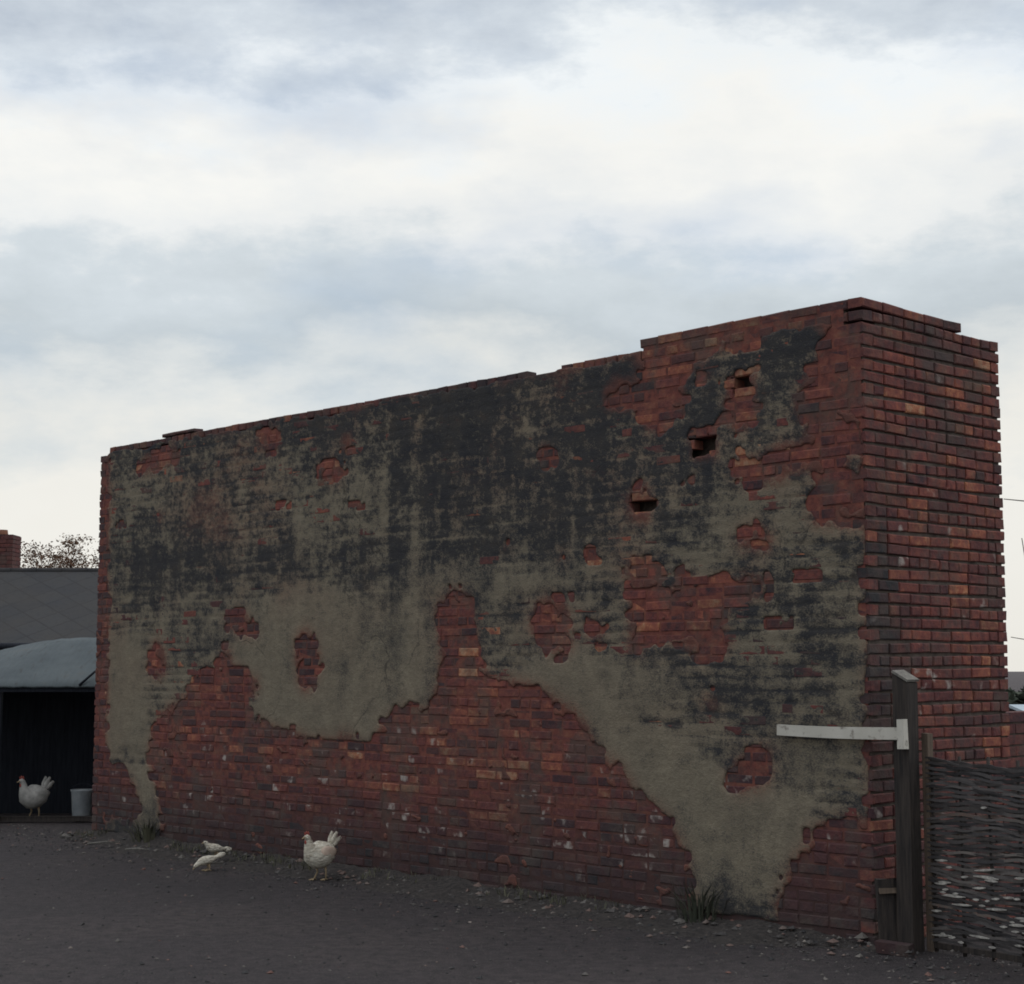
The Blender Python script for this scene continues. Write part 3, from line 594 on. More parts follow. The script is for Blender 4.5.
# sloping sawn top, high at the back
rings.append([Mp @ Vector((sx_ * hw, sy_ * hw, 1.565 + (.035 if sx_ > 0 else -.02))) for sx_, sy_ in ((1, 1), (-1, 1), (-1, -1), (1, -1))])
V = [p for rg_ in rings for p in rg_]; Fc = []
for i in range(len(rings) - 1):
    for k in range(4): Fc.append((i * 4 + k, i * 4 + (k + 1) % 4, i * 4 + 4 + (k + 1) % 4, i * 4 + 4 + k))
Fc += [(3, 2, 1, 0), tuple(len(V) - 4 + k for k in range(4))]
mb.add(V, Fc); o = mb.build('shaft', M_post, post); fix_normals(o)
mb = MB()
mb.box((-hw - .008, -hw - .008, 0), (hw + .008, hw + .008, .016), Mp @ Matrix.Translation((0, 0, 1.579)) @ Matrix.Rotation(-math.atan2(.055, 2 * hw), 4, 'Y'), jit=.002)
o = mb.build('post_cap', M_greywood, post)
mb = MB(); mb.box((-.052, hw + .003, 1.165), (-.008, hw + .052, 1.335), Mp, jit=.002)
o = mb.build('rail_bracket', M_white, post); tag(o, 'short pale block holding the rail')
mb = MB()
nseg = 12
for i in range(1):
    V = []
    for q in range(nseg + 1):
        a = .005 + .875 * q / nseg; sag = -.006 * math.sin(math.pi * q / nseg)
        hh = .036 - .003 * q / nseg
        for yy, z_ in ((hw + .012, -hh), (hw + .034, -hh), (hw + .034, hh), (hw + .012, hh)):
            V.append(Mp @ Vector((a + .0, yy, 1.252 + sag + z_)))
    Fc = []
    for q in range(nseg):
        for k in range(4): Fc.append((q * 4 + k, q * 4 + (k + 1) % 4, q * 4 + 4 + (k + 1) % 4, q * 4 + 4 + k))
    Fc += [(3, 2, 1, 0), tuple(nseg * 4 + k for k in range(4))]
    mb.add(V, Fc)
o = mb.build('rail', M_white, post); fix_normals(o); tag(o, 'chipped white painted horizontal board')

# ------------------------------------------------------------------ woven hurdle to the right of the post
FA = Vector((2.435, 10.06, 0)); FD = Vector((.39, -.55, 0)).normalized(); FN = Vector((FD.y, -FD.x, 0))
hur = empty('woven_fence_panel', FA, 'dark woven lath fence panel with painted pale glints right of gate post', 'fence')
HL, HH = 2.1, 1.12
def fpt(a, n, z): return FD * a + FN * n + Vector((0, 0, z))
MF = Matrix(((FD.x, FN.x, 0, 0), (FD.y, FN.y, 0, 0), (0, 0, 1, 0), (0, 0, 0, 1)))
for i in range(11):
    mb = MB(); a = .02 + i * .205
    mb.tube([fpt(a, -.012, -.05), fpt(a + .004, -.010, .5), fpt(a - .003, -.012, HH - .01 + .02 * rb.random())], [.013, .012, .010], 7)
    mb.build('upright', M_post, hur, smooth=True)
mb = MB(); glints = MB(); rl = random.Random(5)
zrow = .07; row = 0
while zrow < HH - .02:
    pos = -.01; seglist = []
    hgt = rl.uniform(.013, .019)
    while pos < HL:
        ln = rl.uniform(.45, 1.2); e = min(pos + ln, HL); seglist.append((pos, e)); pos = e - .04 if e < HL else HL
    for a0, a1 in seglist:
        t = min(1, max(0, rl.gauss(.38, .2))); n = max(4, int((a1 - a0) / .035)); V = []; Fc = []
        dz = rl.uniform(-.006, .006); tilt = rl.uniform(-.25, .25)
        for q in range(n + 1):
            a = a0 + (a1 - a0) * q / n
            ph = math.pi * (a - .02) / .205 + (math.pi if row % 2 else 0)
            nn = .009 * math.cos(ph); z = zrow + dz + .014 * math.sin(a * 5.2 + row * .12) + .004 * math.sin(a * 31 + row * 2.7) - .018 * a * a * .3 + .003 * math.sin(a * 17 + row)
            h2 = hgt * .5 * (1 + .12 * math.sin(a * 23 + row * 3))
            for dn, dzz in ((-.003 + tilt * .01, -h2), (.004 + tilt * .01, -h2), (.0045 - tilt * .01, h2), (-.0025 - tilt * .01, h2)):
                V.append(fpt(a, nn + dn, z + dzz))
        for q in range(n):
            for k in range(4): Fc.append((q * 4 + k, q * 4 + (k + 1) % 4, q * 4 + 4 + (k + 1) % 4, q * 4 + 4 + k))
        Fc += [(3, 2, 1, 0), tuple(n * 4 + k for k in range(4))]
        mb.add(V, Fc, (t, 0, 0, 1))
    # pale strips painted as bright glints, laid over the laths
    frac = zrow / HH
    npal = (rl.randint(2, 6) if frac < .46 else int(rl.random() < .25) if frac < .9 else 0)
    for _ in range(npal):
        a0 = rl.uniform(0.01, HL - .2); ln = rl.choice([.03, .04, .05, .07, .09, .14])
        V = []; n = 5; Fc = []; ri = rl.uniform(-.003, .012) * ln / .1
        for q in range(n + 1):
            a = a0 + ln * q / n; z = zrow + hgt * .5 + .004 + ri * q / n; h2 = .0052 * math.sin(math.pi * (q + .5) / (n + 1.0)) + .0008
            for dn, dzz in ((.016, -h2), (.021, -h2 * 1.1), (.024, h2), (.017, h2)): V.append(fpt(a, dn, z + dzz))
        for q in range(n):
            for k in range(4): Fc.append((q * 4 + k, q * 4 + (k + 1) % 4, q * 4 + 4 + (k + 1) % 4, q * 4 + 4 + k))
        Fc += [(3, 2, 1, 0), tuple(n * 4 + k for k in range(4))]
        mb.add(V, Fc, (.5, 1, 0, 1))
    zrow += hgt * .86 + rl.uniform(-.001, .0035); row += 1
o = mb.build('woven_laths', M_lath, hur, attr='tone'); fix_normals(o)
mb = MB(); mb.box((-.035, -.03, -.02), (.012, .012, 1.25), MF, jit=.002)
o = mb.build('end_batten', M_batten, hur); tag(o, 'brown upright batten at the post end')
mb = MB(); mb.box((0, -.012, .02), (HL, .006, .055), MF, jit=.003); mb.build('bottom_rail', M_post, hur)

# leaning board and loose brick by the corner
bd_ = empty('leaning_board', (2.200, 10.06, 0), 'short dark weathered board standing upright at wall corner beside gate post', 'board')
mb = MB(); Mb = Matrix.Rotation(R(12), 4, 'Z') @ Matrix.Rotation(R(-4), 4, 'X')
mb.box((-.075, -.012, 0), (.075, .014, .41), Mb, jit=.006); o = mb.build('plank', M_post, bd_)
mb = MB(); mb.box((-.07, -.032, .33), (.07, -.0145, .36), Mb, jit=.003); mb.build('cleat', M_batten, bd_)
mb = MB(); mb.box((-.10, -.05, 0), (.10, .05, .065), Matrix.Rotation(ang + .25, 4, 'Z'), jit=.006, a=(.35, 0, .8, .7))
o = mb.build('loose_brick', M_brick, attr='brick'); o.location = (2.19, 9.95, .004); tag(o, 'loose red brick lying on the ground beside gate post', 'brick')

# ------------------------------------------------------------------ low wall and distance to the right
lb = MB(); OLW = C0 + EB * (TH + 0.02) + DA * 0.10
lw = empty('low_brick_wall', OLW, 'low red brick wall running on behind the woven fence', 'wall', )
rw = random.Random(9)
for k in range(18):
    a = 0.0 if k % 2 else -.0
    a = 0.0
    while a < 6.0:
        w = .215 if not (a == 0 and k % 2) else .1025
        z0 = k * PITCH + .003
        t = min(1, max(0, rw.gauss(.42, .15)))
        P = [EB * (a + w * i + rw.uniform(-.002, .002)) + DA * (d + rw.uniform(-.003, .003)) + Vector((0, 0, z0 + .062 * z_)) for z_ in (0, 1) for d in (0, .215) for i in (0, 1)]
        lb.add(P, [(0, 2, 3, 1), (4, 5, 7, 6), (0, 1, 5, 4), (2, 6, 7, 3), (0, 4, 6, 2), (1, 3, 7, 5)], (t, 0, rw.random() ** 2 * .6, .3)); a += w + .01
o = lb.build('brickwork', M_brick, lw, attr='brick'); fix_normals(o)
mb = MB(); P = [EB * a + DA * d + Vector((0, 0, z)) for z in (-.05, 18 * PITCH - .012) for d in (.012, .203) for a in (.01, 6.0)]
mb.add(P, [(0, 2, 3, 1), (4, 5, 7, 6), (0, 1, 5, 4), (2, 6, 7, 3), (0, 4, 6, 2), (1, 3, 7, 5)]); o = mb.build('mortar', M_mortar, lw); fix_normals(o)

# ------------------------------------------------------------------ shed and house to the left
M_slate, nt, b = mat('slate_roof', 0.85, 0.12)
uvn = N(nt, 'ShaderNodeTexCoord').outputs['UV']
mpp = N(nt, 'ShaderNodeMapping'); mpp.inputs['Rotation'].default_value = (0, 0, R(45)); nt.links.new(uvn, mpp.inputs[0])
br = N(nt, 'ShaderNodeTexBrick'); br.offset = 0.0; br.inputs['Scale'].default_value = 1.0; br.inputs['Brick Width'].default_value = .42; br.inputs['Row Height'].default_value = .42
br.inputs['Mortar Size'].default_value = .014; br.inputs['Color1'].default_value = (.036, .038, .043, 1); br.inputs['Color2'].default_value = (.042, .044, .048, 1); br.inputs['Mortar'].default_value = (.031, .032, .036, 1)
nt.links.new(mpp.outputs[0], br.inputs['Vector'])
s1 = noise(nt, 1.2, 5); s2 = noise(nt, 12, 4)
sc_ = mixc(nt, rng(nt, s1, .35, .7, 0, .6), br.outputs[0], (.050, .046, .042)); sc_ = mixc(nt, rng(nt, s2, .5, .75, 0, .4), sc_, (.025, .027, .030))
nt.links.new(sc_, b.inputs['Base Color']); bump(nt, b, br.outputs['Fac'], .01, .6)
M_sheet, nt, b = mat('weathered_sheet_roof', .8, .15)
q1 = noise(nt, 1.6, 6, rough=.65); q2 = noise(nt, 9, 5, sc=(2.5, .5, .5))
wv = N(nt, 'ShaderNodeTexWave'); wv.bands_direction = 'X'; wv.inputs['Scale'].default_value = 4.2; nt.links.new(N(nt, 'ShaderNodeTexCoord').outputs['Object'], wv.inputs['Vector'])
qc = ramp(nt, q1, [(.3, (.050, .062, .070)), (.6, (.076, .091, .099)), (.75, (.084, .088, .086))])
qc = mixc(nt, rng(nt, q2, .58, .72, 0, .6), qc, (.040, .038, .036))
nt.links.new(qc, b.inputs['Base Color']); bump(nt, b, mth(nt, 'ADD', wv.outputs['Fac'], mth(nt, 'MULTIPLY', q1, .3)), .012, .5)
M_dark = simple('tarred_boards', (.010, .012, .018), (.022, .025, .033), 7, .85, .15, .5, .004, (6, 6, .5))
M_render = simple('dirty_render_wall', (.12, .11, .10), (.22, .20, .18), 4)
M_metal = simple('dull_galvanised', (.14, .16, .18), (.26, .28, .29), 9, .5, .5)
M_clay = simple('clay_pot', (.10, .05, .035), (.17, .08, .05), 9)
def uvplane(name, quad, m, parent, w, h, th):
    me = bpy.data.meshes.new(name); q = [Vector(p) for p in quad]; n = (q[1] - q[0]).cross(q[3] - q[0]).normalized() * th
    V = q + [p - n for p in q]; me.from_pydata([tuple(v) for v in V], [], [(0, 1, 2, 3), (7, 6, 5, 4), (0, 4, 5, 1), (1, 5, 6, 2), (2, 6, 7, 3), (3, 7, 4, 0)])
    uv = me.uv_layers.new(name='UVMap'); uvs = [(0, 0), (w, 0), (w, h), (0, h)]
    for p in me.polygons:
        for li in p.loop_indices: uv.data[li].uv = uvs[me.loops[li].vertex_index % 4]
    me.materials.append(m); o = bpy.data.objects.new(name, me); COL.objects.link(o); o.parent = parent; return o

# outbuilding with a slate roof and chimney
hs = empty('slate_roofed_house', (-9.0, 30, 0), 'low house with long grey slate roof and chimney behind the shed', 'house')
hx0, hx1 = -7.5, 6.0
mb = MB(); mb.box((hx0 + .15, -2.35, 0), (hx1 - .15, 2.35, 2.04)); 
mb.add([(hx0 + .15, -2.35, 2.04), (hx0 + .15, 2.35, 2.04), (hx0 + .15, 0, 3.26), (hx0 + .16, -2.35, 2.04), (hx0 + .16, 2.35, 2.04), (hx0 + .16, 0, 3.26)], [(0, 1, 2), (5, 4, 3)])
mb.add([(hx1 - .15, -2.35, 2.04), (hx1 - .15, 2.35, 2.04), (hx1 - .15, 0, 3.26), (hx1 - .16, -2.35, 2.04), (hx1 - .16, 2.35, 2.04), (hx1 - .16, 0, 3.26)], [(0, 2, 1), (5, 3, 4)])
mb.build('wall', M_render, hs)
rlen = math.hypot(2.55, 1.33)
rf = uvplane('roof', [(hx0, -2.55, 2.03), (hx1, -2.55, 2.03), (hx1, 0, 3.37), (hx0, 0, 3.37)], M_slate, hs, hx1 - hx0, rlen, .05)
uvplane('roof', [(hx1, 2.55, 2.03), (hx0, 2.55, 2.03), (hx0, 0.004, 3.37), (hx1, 0.004, 3.37)], M_slate, hs, hx1 - hx0, rlen, .05)
mb = MB()
for i in range(30):
    x = hx0 + i * .45; mb.tube([(x, 0, 3.355), (x + .455, 0, 3.357)], [.055, .06], 8)
mb.build('ridge_tiles', M_slate, hs, smooth=True)
mb = MB(); mb.tube([(hx0 - .05, -2.60, 2.0), (hx1 + .05, -2.60, 2.0)], .055, 8); o = mb.build('gutter', M_dark, hs, smooth=True)
# chimney: courses of brick with an oversailing cap
ch = MB(); rc = random.Random(2); cx, cy = -.36, .55
for k in range(22):
    z0 = 2.75 + k * .075; ex = .03 if k in (19, 20) else 0
    for (x0, y0, x1, y1) in ((cx - .45 - ex, cy - .26 - ex, cx + .45 + ex, cy + .26 + ex),):
        n = 4; st = (k % 2) * .5
        cuts = [x0] + [x0 + (x1 - x0) * (i + st) / n for i in range(1, n)] + [x1]
        if z0 + .062 > 4.04: continue
        for i in range(len(cuts) - 1):
            ch.box((cuts[i] + .004, y0, z0), (cuts[i + 1] - .004, y1, z0 + .066), jit=.003, a=(min(1, max(0, rc.gauss(.36, .15))), 0, rc.uniform(.1, .5), .45))
ch.box((cx - .435, cy - .245, 2.75), (cx + .435, cy + .245, 4.03), a=(.2, 0, .8, .5))
chim = ch.build('chimney', M_brick, hs, attr='brick')
mb = MB(); mb.tube([(cx + .18, cy, 4.02), (cx + .18, cy, 4.06), (cx + .18, cy, 4.13)], [.12, .10, .09], 12); o = mb.build('chimney_pot', M_clay, chim, smooth=True)

# low shed with a curved sheet roof and an open dark front
sh = empty('animal_shed', (-5.4, 18.3, 0), 'low black shed with curved grey sheet roof and open dark front', 'shed')
sx0, sx1 = -1.6, 2.0
def rtop(x):   # back edge of the sheet, a flat arc that drops at the left
    return 1.995 - 0.62 * max(0, (0.55 - x) / 2.15) ** 2.0
mb = MB(); V = []; Fc = []; nx, ny = 40, 10
for i in range(nx + 1):
    x = sx0 - .06 + (sx1 - sx0 + .12) * i / nx
    for j in range(ny + 1):
        t = j / ny; z = 1.452 + (rtop(x) - 1.452) * (.55 * t + .45 * math.sin(t * math.pi / 2)) + .004 * math.sin(x * 40)
        V.append((x, -.10 + 1.5 * t, z))
nv = len(V); V += [(x, y, z - .02) for x, y, z in V]
for i in range(nx):
    for j in range(ny):
        q = i * (ny + 1) + j; Fc += [(q, q + ny + 1, q + ny + 2, q + 1), (nv + q, nv + q + 1, nv + q + ny + 2, nv + q + ny + 1)]
    q = i * (ny + 1); Fc += [(q, nv + q, nv + q + ny + 1, q + ny + 1)]; q += ny; Fc += [(q, q + ny + 1, nv + q + ny + 1, nv + q)]
for j in range(ny):
    q = j; Fc.append((q, q + 1, nv + q + 1, nv + q)); q = nx * (ny + 1) + j; Fc.append((q, nv + q, nv + q + 1, q + 1))
mb.add(V, Fc); o = mb.build('roof', M_sheet, sh, smooth=True)
mb = MB(); mb.box((sx0 - .05, -.075, 1.385), (sx1 + .05, -.045, 1.45), jit=.003); mb.build('fascia', M_dark, sh)
mb = MB(); mb.box((sx0, 1.30, 0), (sx1, 1.36, 1.40)); mb.build('back_wall', M_dark, sh)
for x in (sx0, sx1 - .05):
    mb = MB(); mb.box((x, .02, 0), (x + .05, 1.30, 1.40)); mb.build('side_wall', M_dark, sh)
for x in (-.13, 1.55, sx0 + .06, sx1 - .15):
    mb = MB(); mb.box((x, -.04, 0), (x + .08, .04, 1.40), jit=.004); mb.build('post', M_dark, sh)
mb = MB(); mb.box((sx0, .05, .02), (sx1, .11, .07), jit=.004); mb.build('threshold_board', M_post, sh)
mb = MB(); mb.tube([(1.10, -.07, 1.50), (1.02, .2, 1.66), (1.16, .75, 1.90), (1.22, 1.35, 2.03)], .012, 6); mb.build('cable', M_dark, sh, smooth=True)
mb = MB(); mb.tube([(.80, -.11, 1.46), (.92, .05, 1.60), (1.15, .14, 1.665), (1.6, .2, 1.70)], .014, 6); mb.build('cable', M_dark, sh, smooth=True)

# pail in the shed mouth, pale stone beside it
pail = empty('metal_pail', (-4.63, 18.55, 0.01), 'dull grey metal pail standing at the mouth of the dark shed', 'pail')
mb = MB(); prof = [(.085, .0), (.088, .01), (.105, .27), (.112, .285), (.112, .295), (.100, .29), (.085, .03), (0.0, .03)]; n = 20; V = []; Fc = []
for r, z in prof:
    V += [(r * math.cos(2 * math.pi * k / n), r * math.sin(2 * math.pi * k / n), z) for k in range(n)]
for i in range(len(prof) - 1):
    for k in range(n): Fc.append((i * n + k, i * n + (k + 1) % n, (i + 1) * n + (k + 1) % n, (i + 1) * n + k))
mb.add(V, Fc); mb.build('bucket', M_metal, pail, smooth=True); pail.scale = (1.1, 1.1, 1.12)
mb = MB(); mb.tube([(.112 * math.cos(t), .02, .28 + .07 * math.sin(t)) for t in [math.pi * i / 12 for i in range(13)]], .004, 5); mb.build('handle', M_dark, pail, smooth=True)

# ------------------------------------------------------------------ birds
M_feather, nt, b = mat('white_feathers', .8, .2)
fn = noise(nt, 28, 5, sc=(1, 1, 2)); fn2 = noise(nt, 6, 3)
fc = mixc(nt, rng(nt, fn, .35, .7), (.70, .67, .58), (.40, .35, .28)); nt.links.new(mixc(nt, rng(nt, fn2, .55, .8, 0, .4), fc, (.45, .33, .22)), b.inputs['Base Color']); bump(nt, b, fn, .03, 1.0)
M_greyf = simple('grey_white_feathers', (.26, .26, .25), (.44, .43, .41), 25)
M_comb = simple('red_comb', (.26, .06, .05), (.34, .10, .08), 20)
M_horn = simple('yellow_horn', (.25, .19, .12), (.36, .28, .18), 20)
M_tint = simple('buff_feathers', (.42, .31, .25), (.60, .50, .42), 22)
M_eye = simple('dark_eye', (.01, .01, .01), (.02, .02, .02))
def bird(name, label, cat, loc_, rz, sc, body, head, tail, wing, legs, comb=True, group=None, tint=False, bill=.03, feather=None):
    M_f = feather or M_feather
    t = empty(name, loc_, label, cat, rz, group); t.scale = (sc,) * 3
    mb = MB(); mb.tube([(x, 0, z) for x, z, *_ in body], [(w, h) for _, _, w, h in body], 14); o = mb.build('body', M_f, t, smooth=True); fix_normals(o)
    hx, hz, hr = head; d = Vector((body[-1][0] - body[-2][0], 0, body[-1][1] - body[-2][1])).normalized()
    mb = MB(); p = Vector((body[-1][0], 0, body[-1][1])); mb.tube([p - d * .012, p + d * bill * .5, p + d * bill + Vector((0, 0, -.003))], [.009, .006, .0015], 6); mb.build('beak', M_horn, t, smooth=True)
    for s_ in (-1, 1):
        mb = MB(); mb.tube([(hx - .002, s_ * hr * .78, hz + .004), (hx - .002, s_ * (hr * .98), hz + .004)], [.0045, .0035], 8); mb.build('eye', M_eye, t)
    if comb:
        V = []; pr = [(-.022, .0), (-.030, .022), (-.015, .014), (-.008, .030), (.003, .016), (.012, .026), (.020, .010), (.022, -.002)]
        for yy in (-.003, .003): V += [(hx + x_, yy, hz + hr * .8 + z_) for x_, z_ in pr]
        m = len(pr); Fc = [tuple(range(m)), tuple(range(2 * m - 1, m - 1, -1))] + [(i, i + m, (i + 1) % m + m, (i + 1) % m) for i in range(m)]
        mb = MB(); mb.add(V, Fc); o = mb.build('comb', M_comb, t); fix_normals(o)
        mb = MB(); mb.tube([(hx - .012, 0, hz - hr * .7), (hx - .014, 0, hz - hr * .7 - .02), (hx - .013, 0, hz - hr * .7 - .032)], [.006, .009, .004], 8); mb.build('wattle', M_comb, t, smooth=True)
    mb = MB()
    for i, (x1, z1, y1) in enumerate(tail[1]):
        x0, z0 = tail[0]; mx, mz = (x0 * .45 + x1 * .55), (z0 * .4 + z1 * .6)
        mb.tube([(x0, y1 * .3, z0), (mx, y1 * .8, mz), (x1, y1, z1)], [(.012, .010), (.010, .024), (.004, .012)], 8)
    mb.build('tail', M_f, t, smooth=True)
    for s_ in (-1, 1):
        mb = MB(); mb.tube([(x, s_ * y, z) for x, y, z, _, _ in wing], [(a_, h_) for *_, a_, h_ in wing], 10); mb.build('wing', M_tint if tint else M_f, t, smooth=True)
    for (x, y, fx, z0) in legs:
        mb = MB(); mb.tube([(x, y, z0), (x + .012, y, z0 * .5), (fx, y, .012)], [.012, .0065, .006], 7)
        for a in (-.5, 0, .5, math.pi):
            l = .042 if a != math.pi else .022
            mb.tube([(fx, y, .011), (fx - l * .5 * math.cos(a), y + l * .5 * math.sin(a), .010), (fx - l * math.cos(a), y + l * math.sin(a), .005)], [.006, .005, .003], 6)
        mb.build('leg', M_horn, t, smooth=True)
    return t
hen_body = [(.135, .225, .012, .015), (.115, .222, .045, .045), (.075, .203, .080, .082), (.02, .188, .097, .102), (-.035, .188, .094, .102), (-.075, .205, .076, .084), (-.100, .235, .046, .052), (-.112, .268, .033, .036), (-.118, .297, .026, .027), (-.126, .317, .0245, .0245), (-.140, .326, .022, .021), (-.153, .323, .013, .012)]
hen_tail = ((.095, .225), [(.165, .335, 0), (.150, .345, .025), (.150, .345, -.025), (.185, .305, .03), (.185, .305, -.03), (.125, .330, .012), (.190, .27, .0)])
hen_wing = [(-.055, .070, .215, .008, .02), (-.03, .084, .212, .012, .045), (.03, .084, .205, .012, .048), (.085, .066, .205, .010, .032), (.135, .040, .212, .005, .012)]
bird('hen', 'plump white hen with raised tail standing in the open yard', 'hen', (-1.49, 13.40, .0), R(50), 1.05, hen_body, (-.130, .320, .0235), hen_tail, hen_wing, [(.0, .035, -.02, .12), (.02, -.035, .03, .12)], True, tint=True)
pg_body = [(.09, .075, .010, .008), (.06, .082, .028, .020), (.02, .088, .040, .038), (-.03, .094, .040, .042), (-.06, .110, .029, .032), (-.078, .128, .0205, .021), (-.088, .143, .019, .019), (-.101, .146, .015, .014), (-.110, .143, .007, .006)]
pg_tail = ((.06, .080), [(.155, .075, 0), (.15, .074, .018), (.15, .074, -.018)])
pg_wing = [(-.045, .036, .105, .006, .012), (-.02, .042, .100, .008, .028), (.03, .042, .090, .008, .026), (.08, .026, .082, .006, .014), (.12, .012, .082, .003, .006)]
bird('pigeon', 'small white bird standing close to the wall foot, farther of the pair', 'bird', (-2.50, 14.55, .045), R(25), .92, pg_body, (-.092, .144, .018), pg_tail, pg_wing, [(.0, .018, -.006, .075), (.01, -.018, .012, .075)], False, 'pair of small white birds', bill=.018)
pk_body = [(.095, .120, .010, .008), (.065, .112, .028, .020), (.02, .100, .038, .036), (-.025, .090, .040, .041), (-.058, .078, .031, .034), (-.080, .064, .022, .023), (-.097, .052, .019, .019), (-.110, .040, .015, .014), (-.116, .030, .007, .006)]
pk_tail = ((.065, .112), [(.155, .150, 0), (.15, .147, .018), (.15, .147, -.018)])
pk_wing = [(-.045, .036, .090, .006, .012), (-.02, .042, .096, .008, .028), (.03, .042, .105, .008, .026), (.08, .026, .118, .006, .014), (.12, .012, .130, .003, .006)]
bird('pigeon', 'small white bird pecking with head down, nearer the camera of the pair', 'bird', (-2.47, 14.02, .0), R(18), .92, pk_body, (-.101, .050, .018), pk_tail, pk_wing, [(.0, .018, -.006, .065), (.01, -.018, .012, .065)], False, 'pair of small white birds', bill=.018)
bird('cockerel', 'greyish white cockerel standing before the dark shed opening', 'cockerel', (-5.17, 18.62, .02), R(56), 1.28, hen_body, (-.130, .320, .0235), hen_tail, hen_wing, [(.0, .035, -.02, .12), (.02, -.035, .03, .12)], True, feather=M_greyf)

# ------------------------------------------------------------------ plants
M_leaf = simple('weed_leaf', (.030, .050, .022), (.070, .095, .040), 12)
M_weed = simple('dusty_weed', (.036, .044, .033), (.066, .068, .050), 12)
M_drygrass = simple('grey_grass', (.050, .054, .038), (.115, .110, .075), 12)
M_bark = simple('tree_bark', (.035, .028, .025), (.075, .06, .05), 10)
M_autumn = simple('autumn_leaf', (.075, .040, .026), (.13, .075, .045), 3)
M_hedge = simple('hedge_leaf', (.030, .040, .030), (.06, .07, .05), 2)
rp = random.Random(21)
def blades(mb, x, y, z, n, h, spread, w=.008):
    for _ in range(n):
        a = rp.uniform(0, 2 * math.pi); r = spread * rp.random(); hh = h * rp.uniform(.25, 1.1); lean = rp.uniform(.1, 1.1) * hh
        p0 = Vector((x + r * math.cos(a), y + r * math.sin(a), z)); d = Vector((math.cos(a), math.sin(a), 0)); sd_ = Vector((-d.y, d.x, 0)) * w * rp.uniform(.6, 1.4)
        p1 = p0 + d * lean * .35 + Vector((0, 0, hh * .6)); p2 = p0 + d * lean + Vector((0, 0, hh))
        mb.add([p0 - sd_, p0 + sd_, p1 + sd_ * .8, p1 - sd_ * .8, p2], [(0, 1, 2, 3), (3, 2, 4)])
def wallspot(s, d): q = C0 + DA * s + NA * d; return q.x, q.y
def weed(s, d, n, h, spread, m, label, name='weed', w=.0065):
    x, y = wallspot(s, d); mb = MB(); blades(mb, 0, 0, 0, n, h, spread, w); o = mb.build(name, m); o.location = (x, y, .03); tag(o, label, 'weed'); return o
weed(1.31, .05, 110, .26, .16, M_weed, 'dull green leafy weed growing at wall foot below the bare tan plaster')
weed(7.95, .06, 70, .26, .16, M_drygrass, 'grey green weed clump at the far left end of wall foot', w=.010)
# thin grass along the foot of the wall
mb = MB()
for _ in range(420):
    s = rp.uniform(0, L); d = abs(rp.gauss(.10, .12)); x, y = wallspot(s, d)
    if float(fbm(s * 2.2, 0.7, 3, 95)) < .48: continue
    blades(mb, x, y, .04, 4, .07, .04, .0035)
o = mb.build('grass', M_drygrass); tag(o, 'sparse dry grass along the foot of the wall', 'grass', kind='stuff')
# fallen sticks and straw on the bank at the left
for i, (s, d, ln, a, lb_) in enumerate(((8.1, .42, .30, .3, 'bare stick lying on the ground near the far end of wall'), (7.4, .50, .22, -.2, 'short bare stick lying between the far weed clump and the birds'), (6.0, .62, .14, .5, 'pale twig lying on the ground just left of the plump hen'))):
    x, y = wallspot(s, d); mb = MB(); c, s_ = math.cos(a), math.sin(a)
    mb.tube([(-ln * .5 * c, -ln * .5 * s_, .012), (0, .01, .02), (ln * .5 * c, ln * .5 * s_, .014)], [.007, .008, .004], 6)
    mb.tube([(0, .01, .02), (ln * .2 * c, .05, .04)], [.005, .002], 5)
    o = mb.build('stick', M_greywood, smooth=True); o.location = (x, y, .035); tag(o, lb_, 'stick')

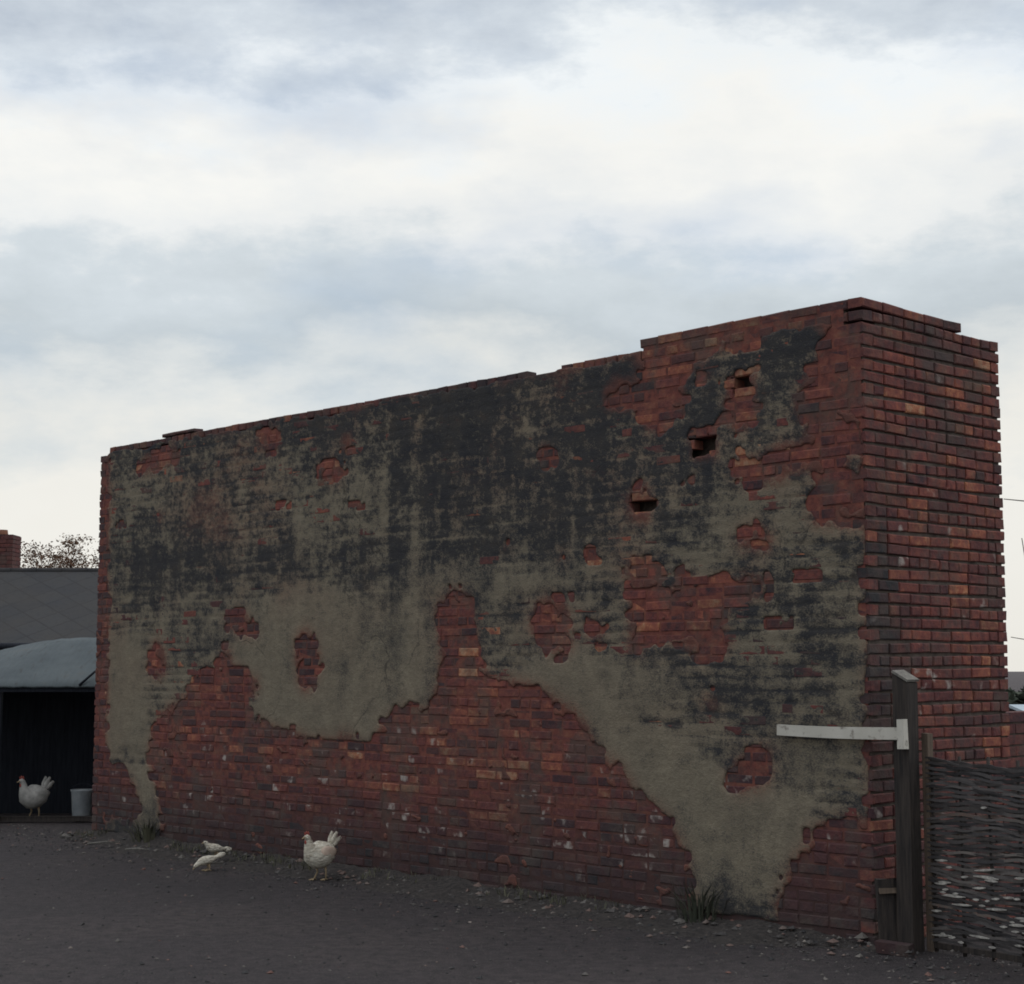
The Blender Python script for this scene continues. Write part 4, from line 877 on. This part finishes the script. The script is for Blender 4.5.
def grow(mb, p, d, length, r, depth, rnd, tips, spread=.6, up=.25):
    n = 4; pts = [p]; rr = [r]
    for i in range(n):
        d = (d + Vector((rnd.gauss(0, .13), rnd.gauss(0, .13), rnd.gauss(0, .10) + up * .1))).normalized(); p = p + d * (length / n); pts.append(p); rr.append(r * (1 - .45 * (i + 1) / n))
    mb.tube(pts, rr, 6 if r > .02 else 4)
    if depth == 0: tips.append((p, d)); return
    for _ in range(rnd.choice((2, 3, 3))):
        q = pts[rnd.randint(2, n)]; nd = (d + Vector((rnd.gauss(0, spread), rnd.gauss(0, spread), rnd.gauss(up, spread * .6)))).normalized()
        grow(mb, q, nd, length * rnd.uniform(.6, .8), rr[-1] * .72, depth - 1, rnd, tips, spread, up)
def tree(name, loc_, h, r, depth, seed, mleaf, label, nleaf, lsize, spread=.6, up=.25, first=None):
    rnd = random.Random(seed); t = empty(name, loc_, label, 'tree'); mb = MB(); tips = []
    trunk_h = h * .38; d0 = Vector((.03, .02, 1))
    mb.tube([(0, 0, -.1), (0, 0, .2), (.02, .01, trunk_h * .5), (.05, .02, trunk_h)], [r * 1.4, r * 1.1, r, r * .85], 9)
    for i in range(5):
        a = 2 * math.pi * i / 5 + rnd.uniform(-.3, .3)
        grow(mb, Vector((.05, .02, trunk_h * rnd.uniform(.8, 1))), Vector((math.cos(a) * .7, math.sin(a) * .7, .8)).normalized(), h * .24, r * .5, depth, rnd, tips, spread, up)
    mb.build('trunk', M_bark, t, smooth=True)
    if nleaf:
        lm = MB()
        for p, d in tips:
            for _ in range(nleaf):
                c = p + Vector((rnd.gauss(0, .16), rnd.gauss(0, .16), rnd.gauss(0, .045))); u_ = Vector((rnd.gauss(0, 1), rnd.gauss(0, 1), rnd.gauss(0, 1))).normalized(); v_ = u_.cross(Vector((rnd.gauss(0, 1), rnd.gauss(0, 1), rnd.gauss(0, 1)))).normalized()
                s_ = lsize * rnd.uniform(.6, 1.4); lm.add([c - u_ * s_, c + v_ * s_ * .5, c + u_ * s_, c - v_ * s_ * .5], [(0, 1, 2, 3)])
        lm.build('crown', mleaf, t)
    return t
tree('autumn_tree', (-11.15, 44, 0), 5.6, .17, 4, 4, M_autumn, 'small thinning autumn tree showing above the slate roof', 30, .034, .42, .06)

# bare sapling off to the right whose twigs reach into the frame
sap = empty('bare_sapling', (5.15, 14.6, 0), 'leafless sapling whose thin twigs reach in beside the brick end', 'tree')
mb = MB(); mb.tube([(0, 0, -.1), (.02, 0, .8), (-.02, .03, 1.9), (.05, .02, 3.0), (.03, 0, 4.2)], [.06, .05, .04, .025, .008], 8)
tw = MB()
for pts, r in (([(-.02, .03, 2.5), (-.3, 0, 2.9), (-.62, 0, 3.06), (-.90, .02, 3.09)], .010), ([(-.02, .03, 1.6), (-.35, 0, 2.0), (-.72, 0, 2.45), (-.76, 0, 2.75)], .010), ([(0, .03, 1.5), (-.4, 0, 1.82), (-.88, 0, 1.90)], .008),
               ([(.0, .02, 2.2), (.4, .1, 2.8), (.6, .2, 3.4)], .014), ([(.04, .02, 2.8), (-.2, .3, 3.6), (-.25, .5, 4.2)], .012), ([(.03, .02, 3.1), (.3, -.2, 3.8), (.4, -.3, 4.3)], .010)):
    tw.tube(pts, [r * (1 - .6 * i / (len(pts) - 1)) for i in range(len(pts))], 5)
mb.build('trunk', M_bark, sap, smooth=True); tw.build('twigs', M_bark, sap, smooth=True)

# far hedge and a pale roofed barn beyond the right edge
def hedge(name, x0, x1, y, h, seed, label):
    rnd = random.Random(seed); mb = MB()
    for _ in range(9000):
        x = rnd.uniform(x0, x1); hh = h * (.75 + .5 * float(fbm(x * .22, seed, 3, 3))); z = hh * rnd.random() ** .7; yy = y + rnd.gauss(0, .6)
        u_ = Vector((rnd.gauss(0, 1), rnd.gauss(0, 1), rnd.gauss(0, 1))).normalized(); v_ = u_.cross(Vector((rnd.gauss(0, 1), rnd.gauss(0, 1), 1))).normalized(); s_ = rnd.uniform(.12, .3); c = Vector((x, yy, z))
        mb.add([c - u_ * s_, c + v_ * s_ * .6, c + u_ * s_, c - v_ * s_ * .6], [(0, 1, 2, 3)])
    o = mb.build(name, M_hedge); tag(o, label, 'hedge'); return o
hedge('hedge', 12, 60, 62, .92, 4, 'far dark hedge beyond the right end of the wall')
brn = empty('field_barn', (12.4, 30, 0), 'far small barn with pale blue grey roof beyond the low wall', 'barn')
mb = MB(); mb.box((-3.5, -2, 0), (3.5, 2, .80)); mb.build('wall', M_render, brn)
M_pale = simple('pale_sheet', (.26, .33, .38), (.36, .43, .47), 2, .6, .3)
uvplane('roof', [(-3.7, -2.2, 0.78), (3.7, -2.2, 0.78), (3.7, 0, 1.02), (-3.7, 0, 1.02)], M_pale, brn, 1, 1, .05)
uvplane('roof', [(3.7, 2.2, 0.78), (-3.7, 2.2, 0.78), (-3.7, .004, 1.02), (3.7, .004, 1.02)], M_pale, brn, 1, 1, .05)
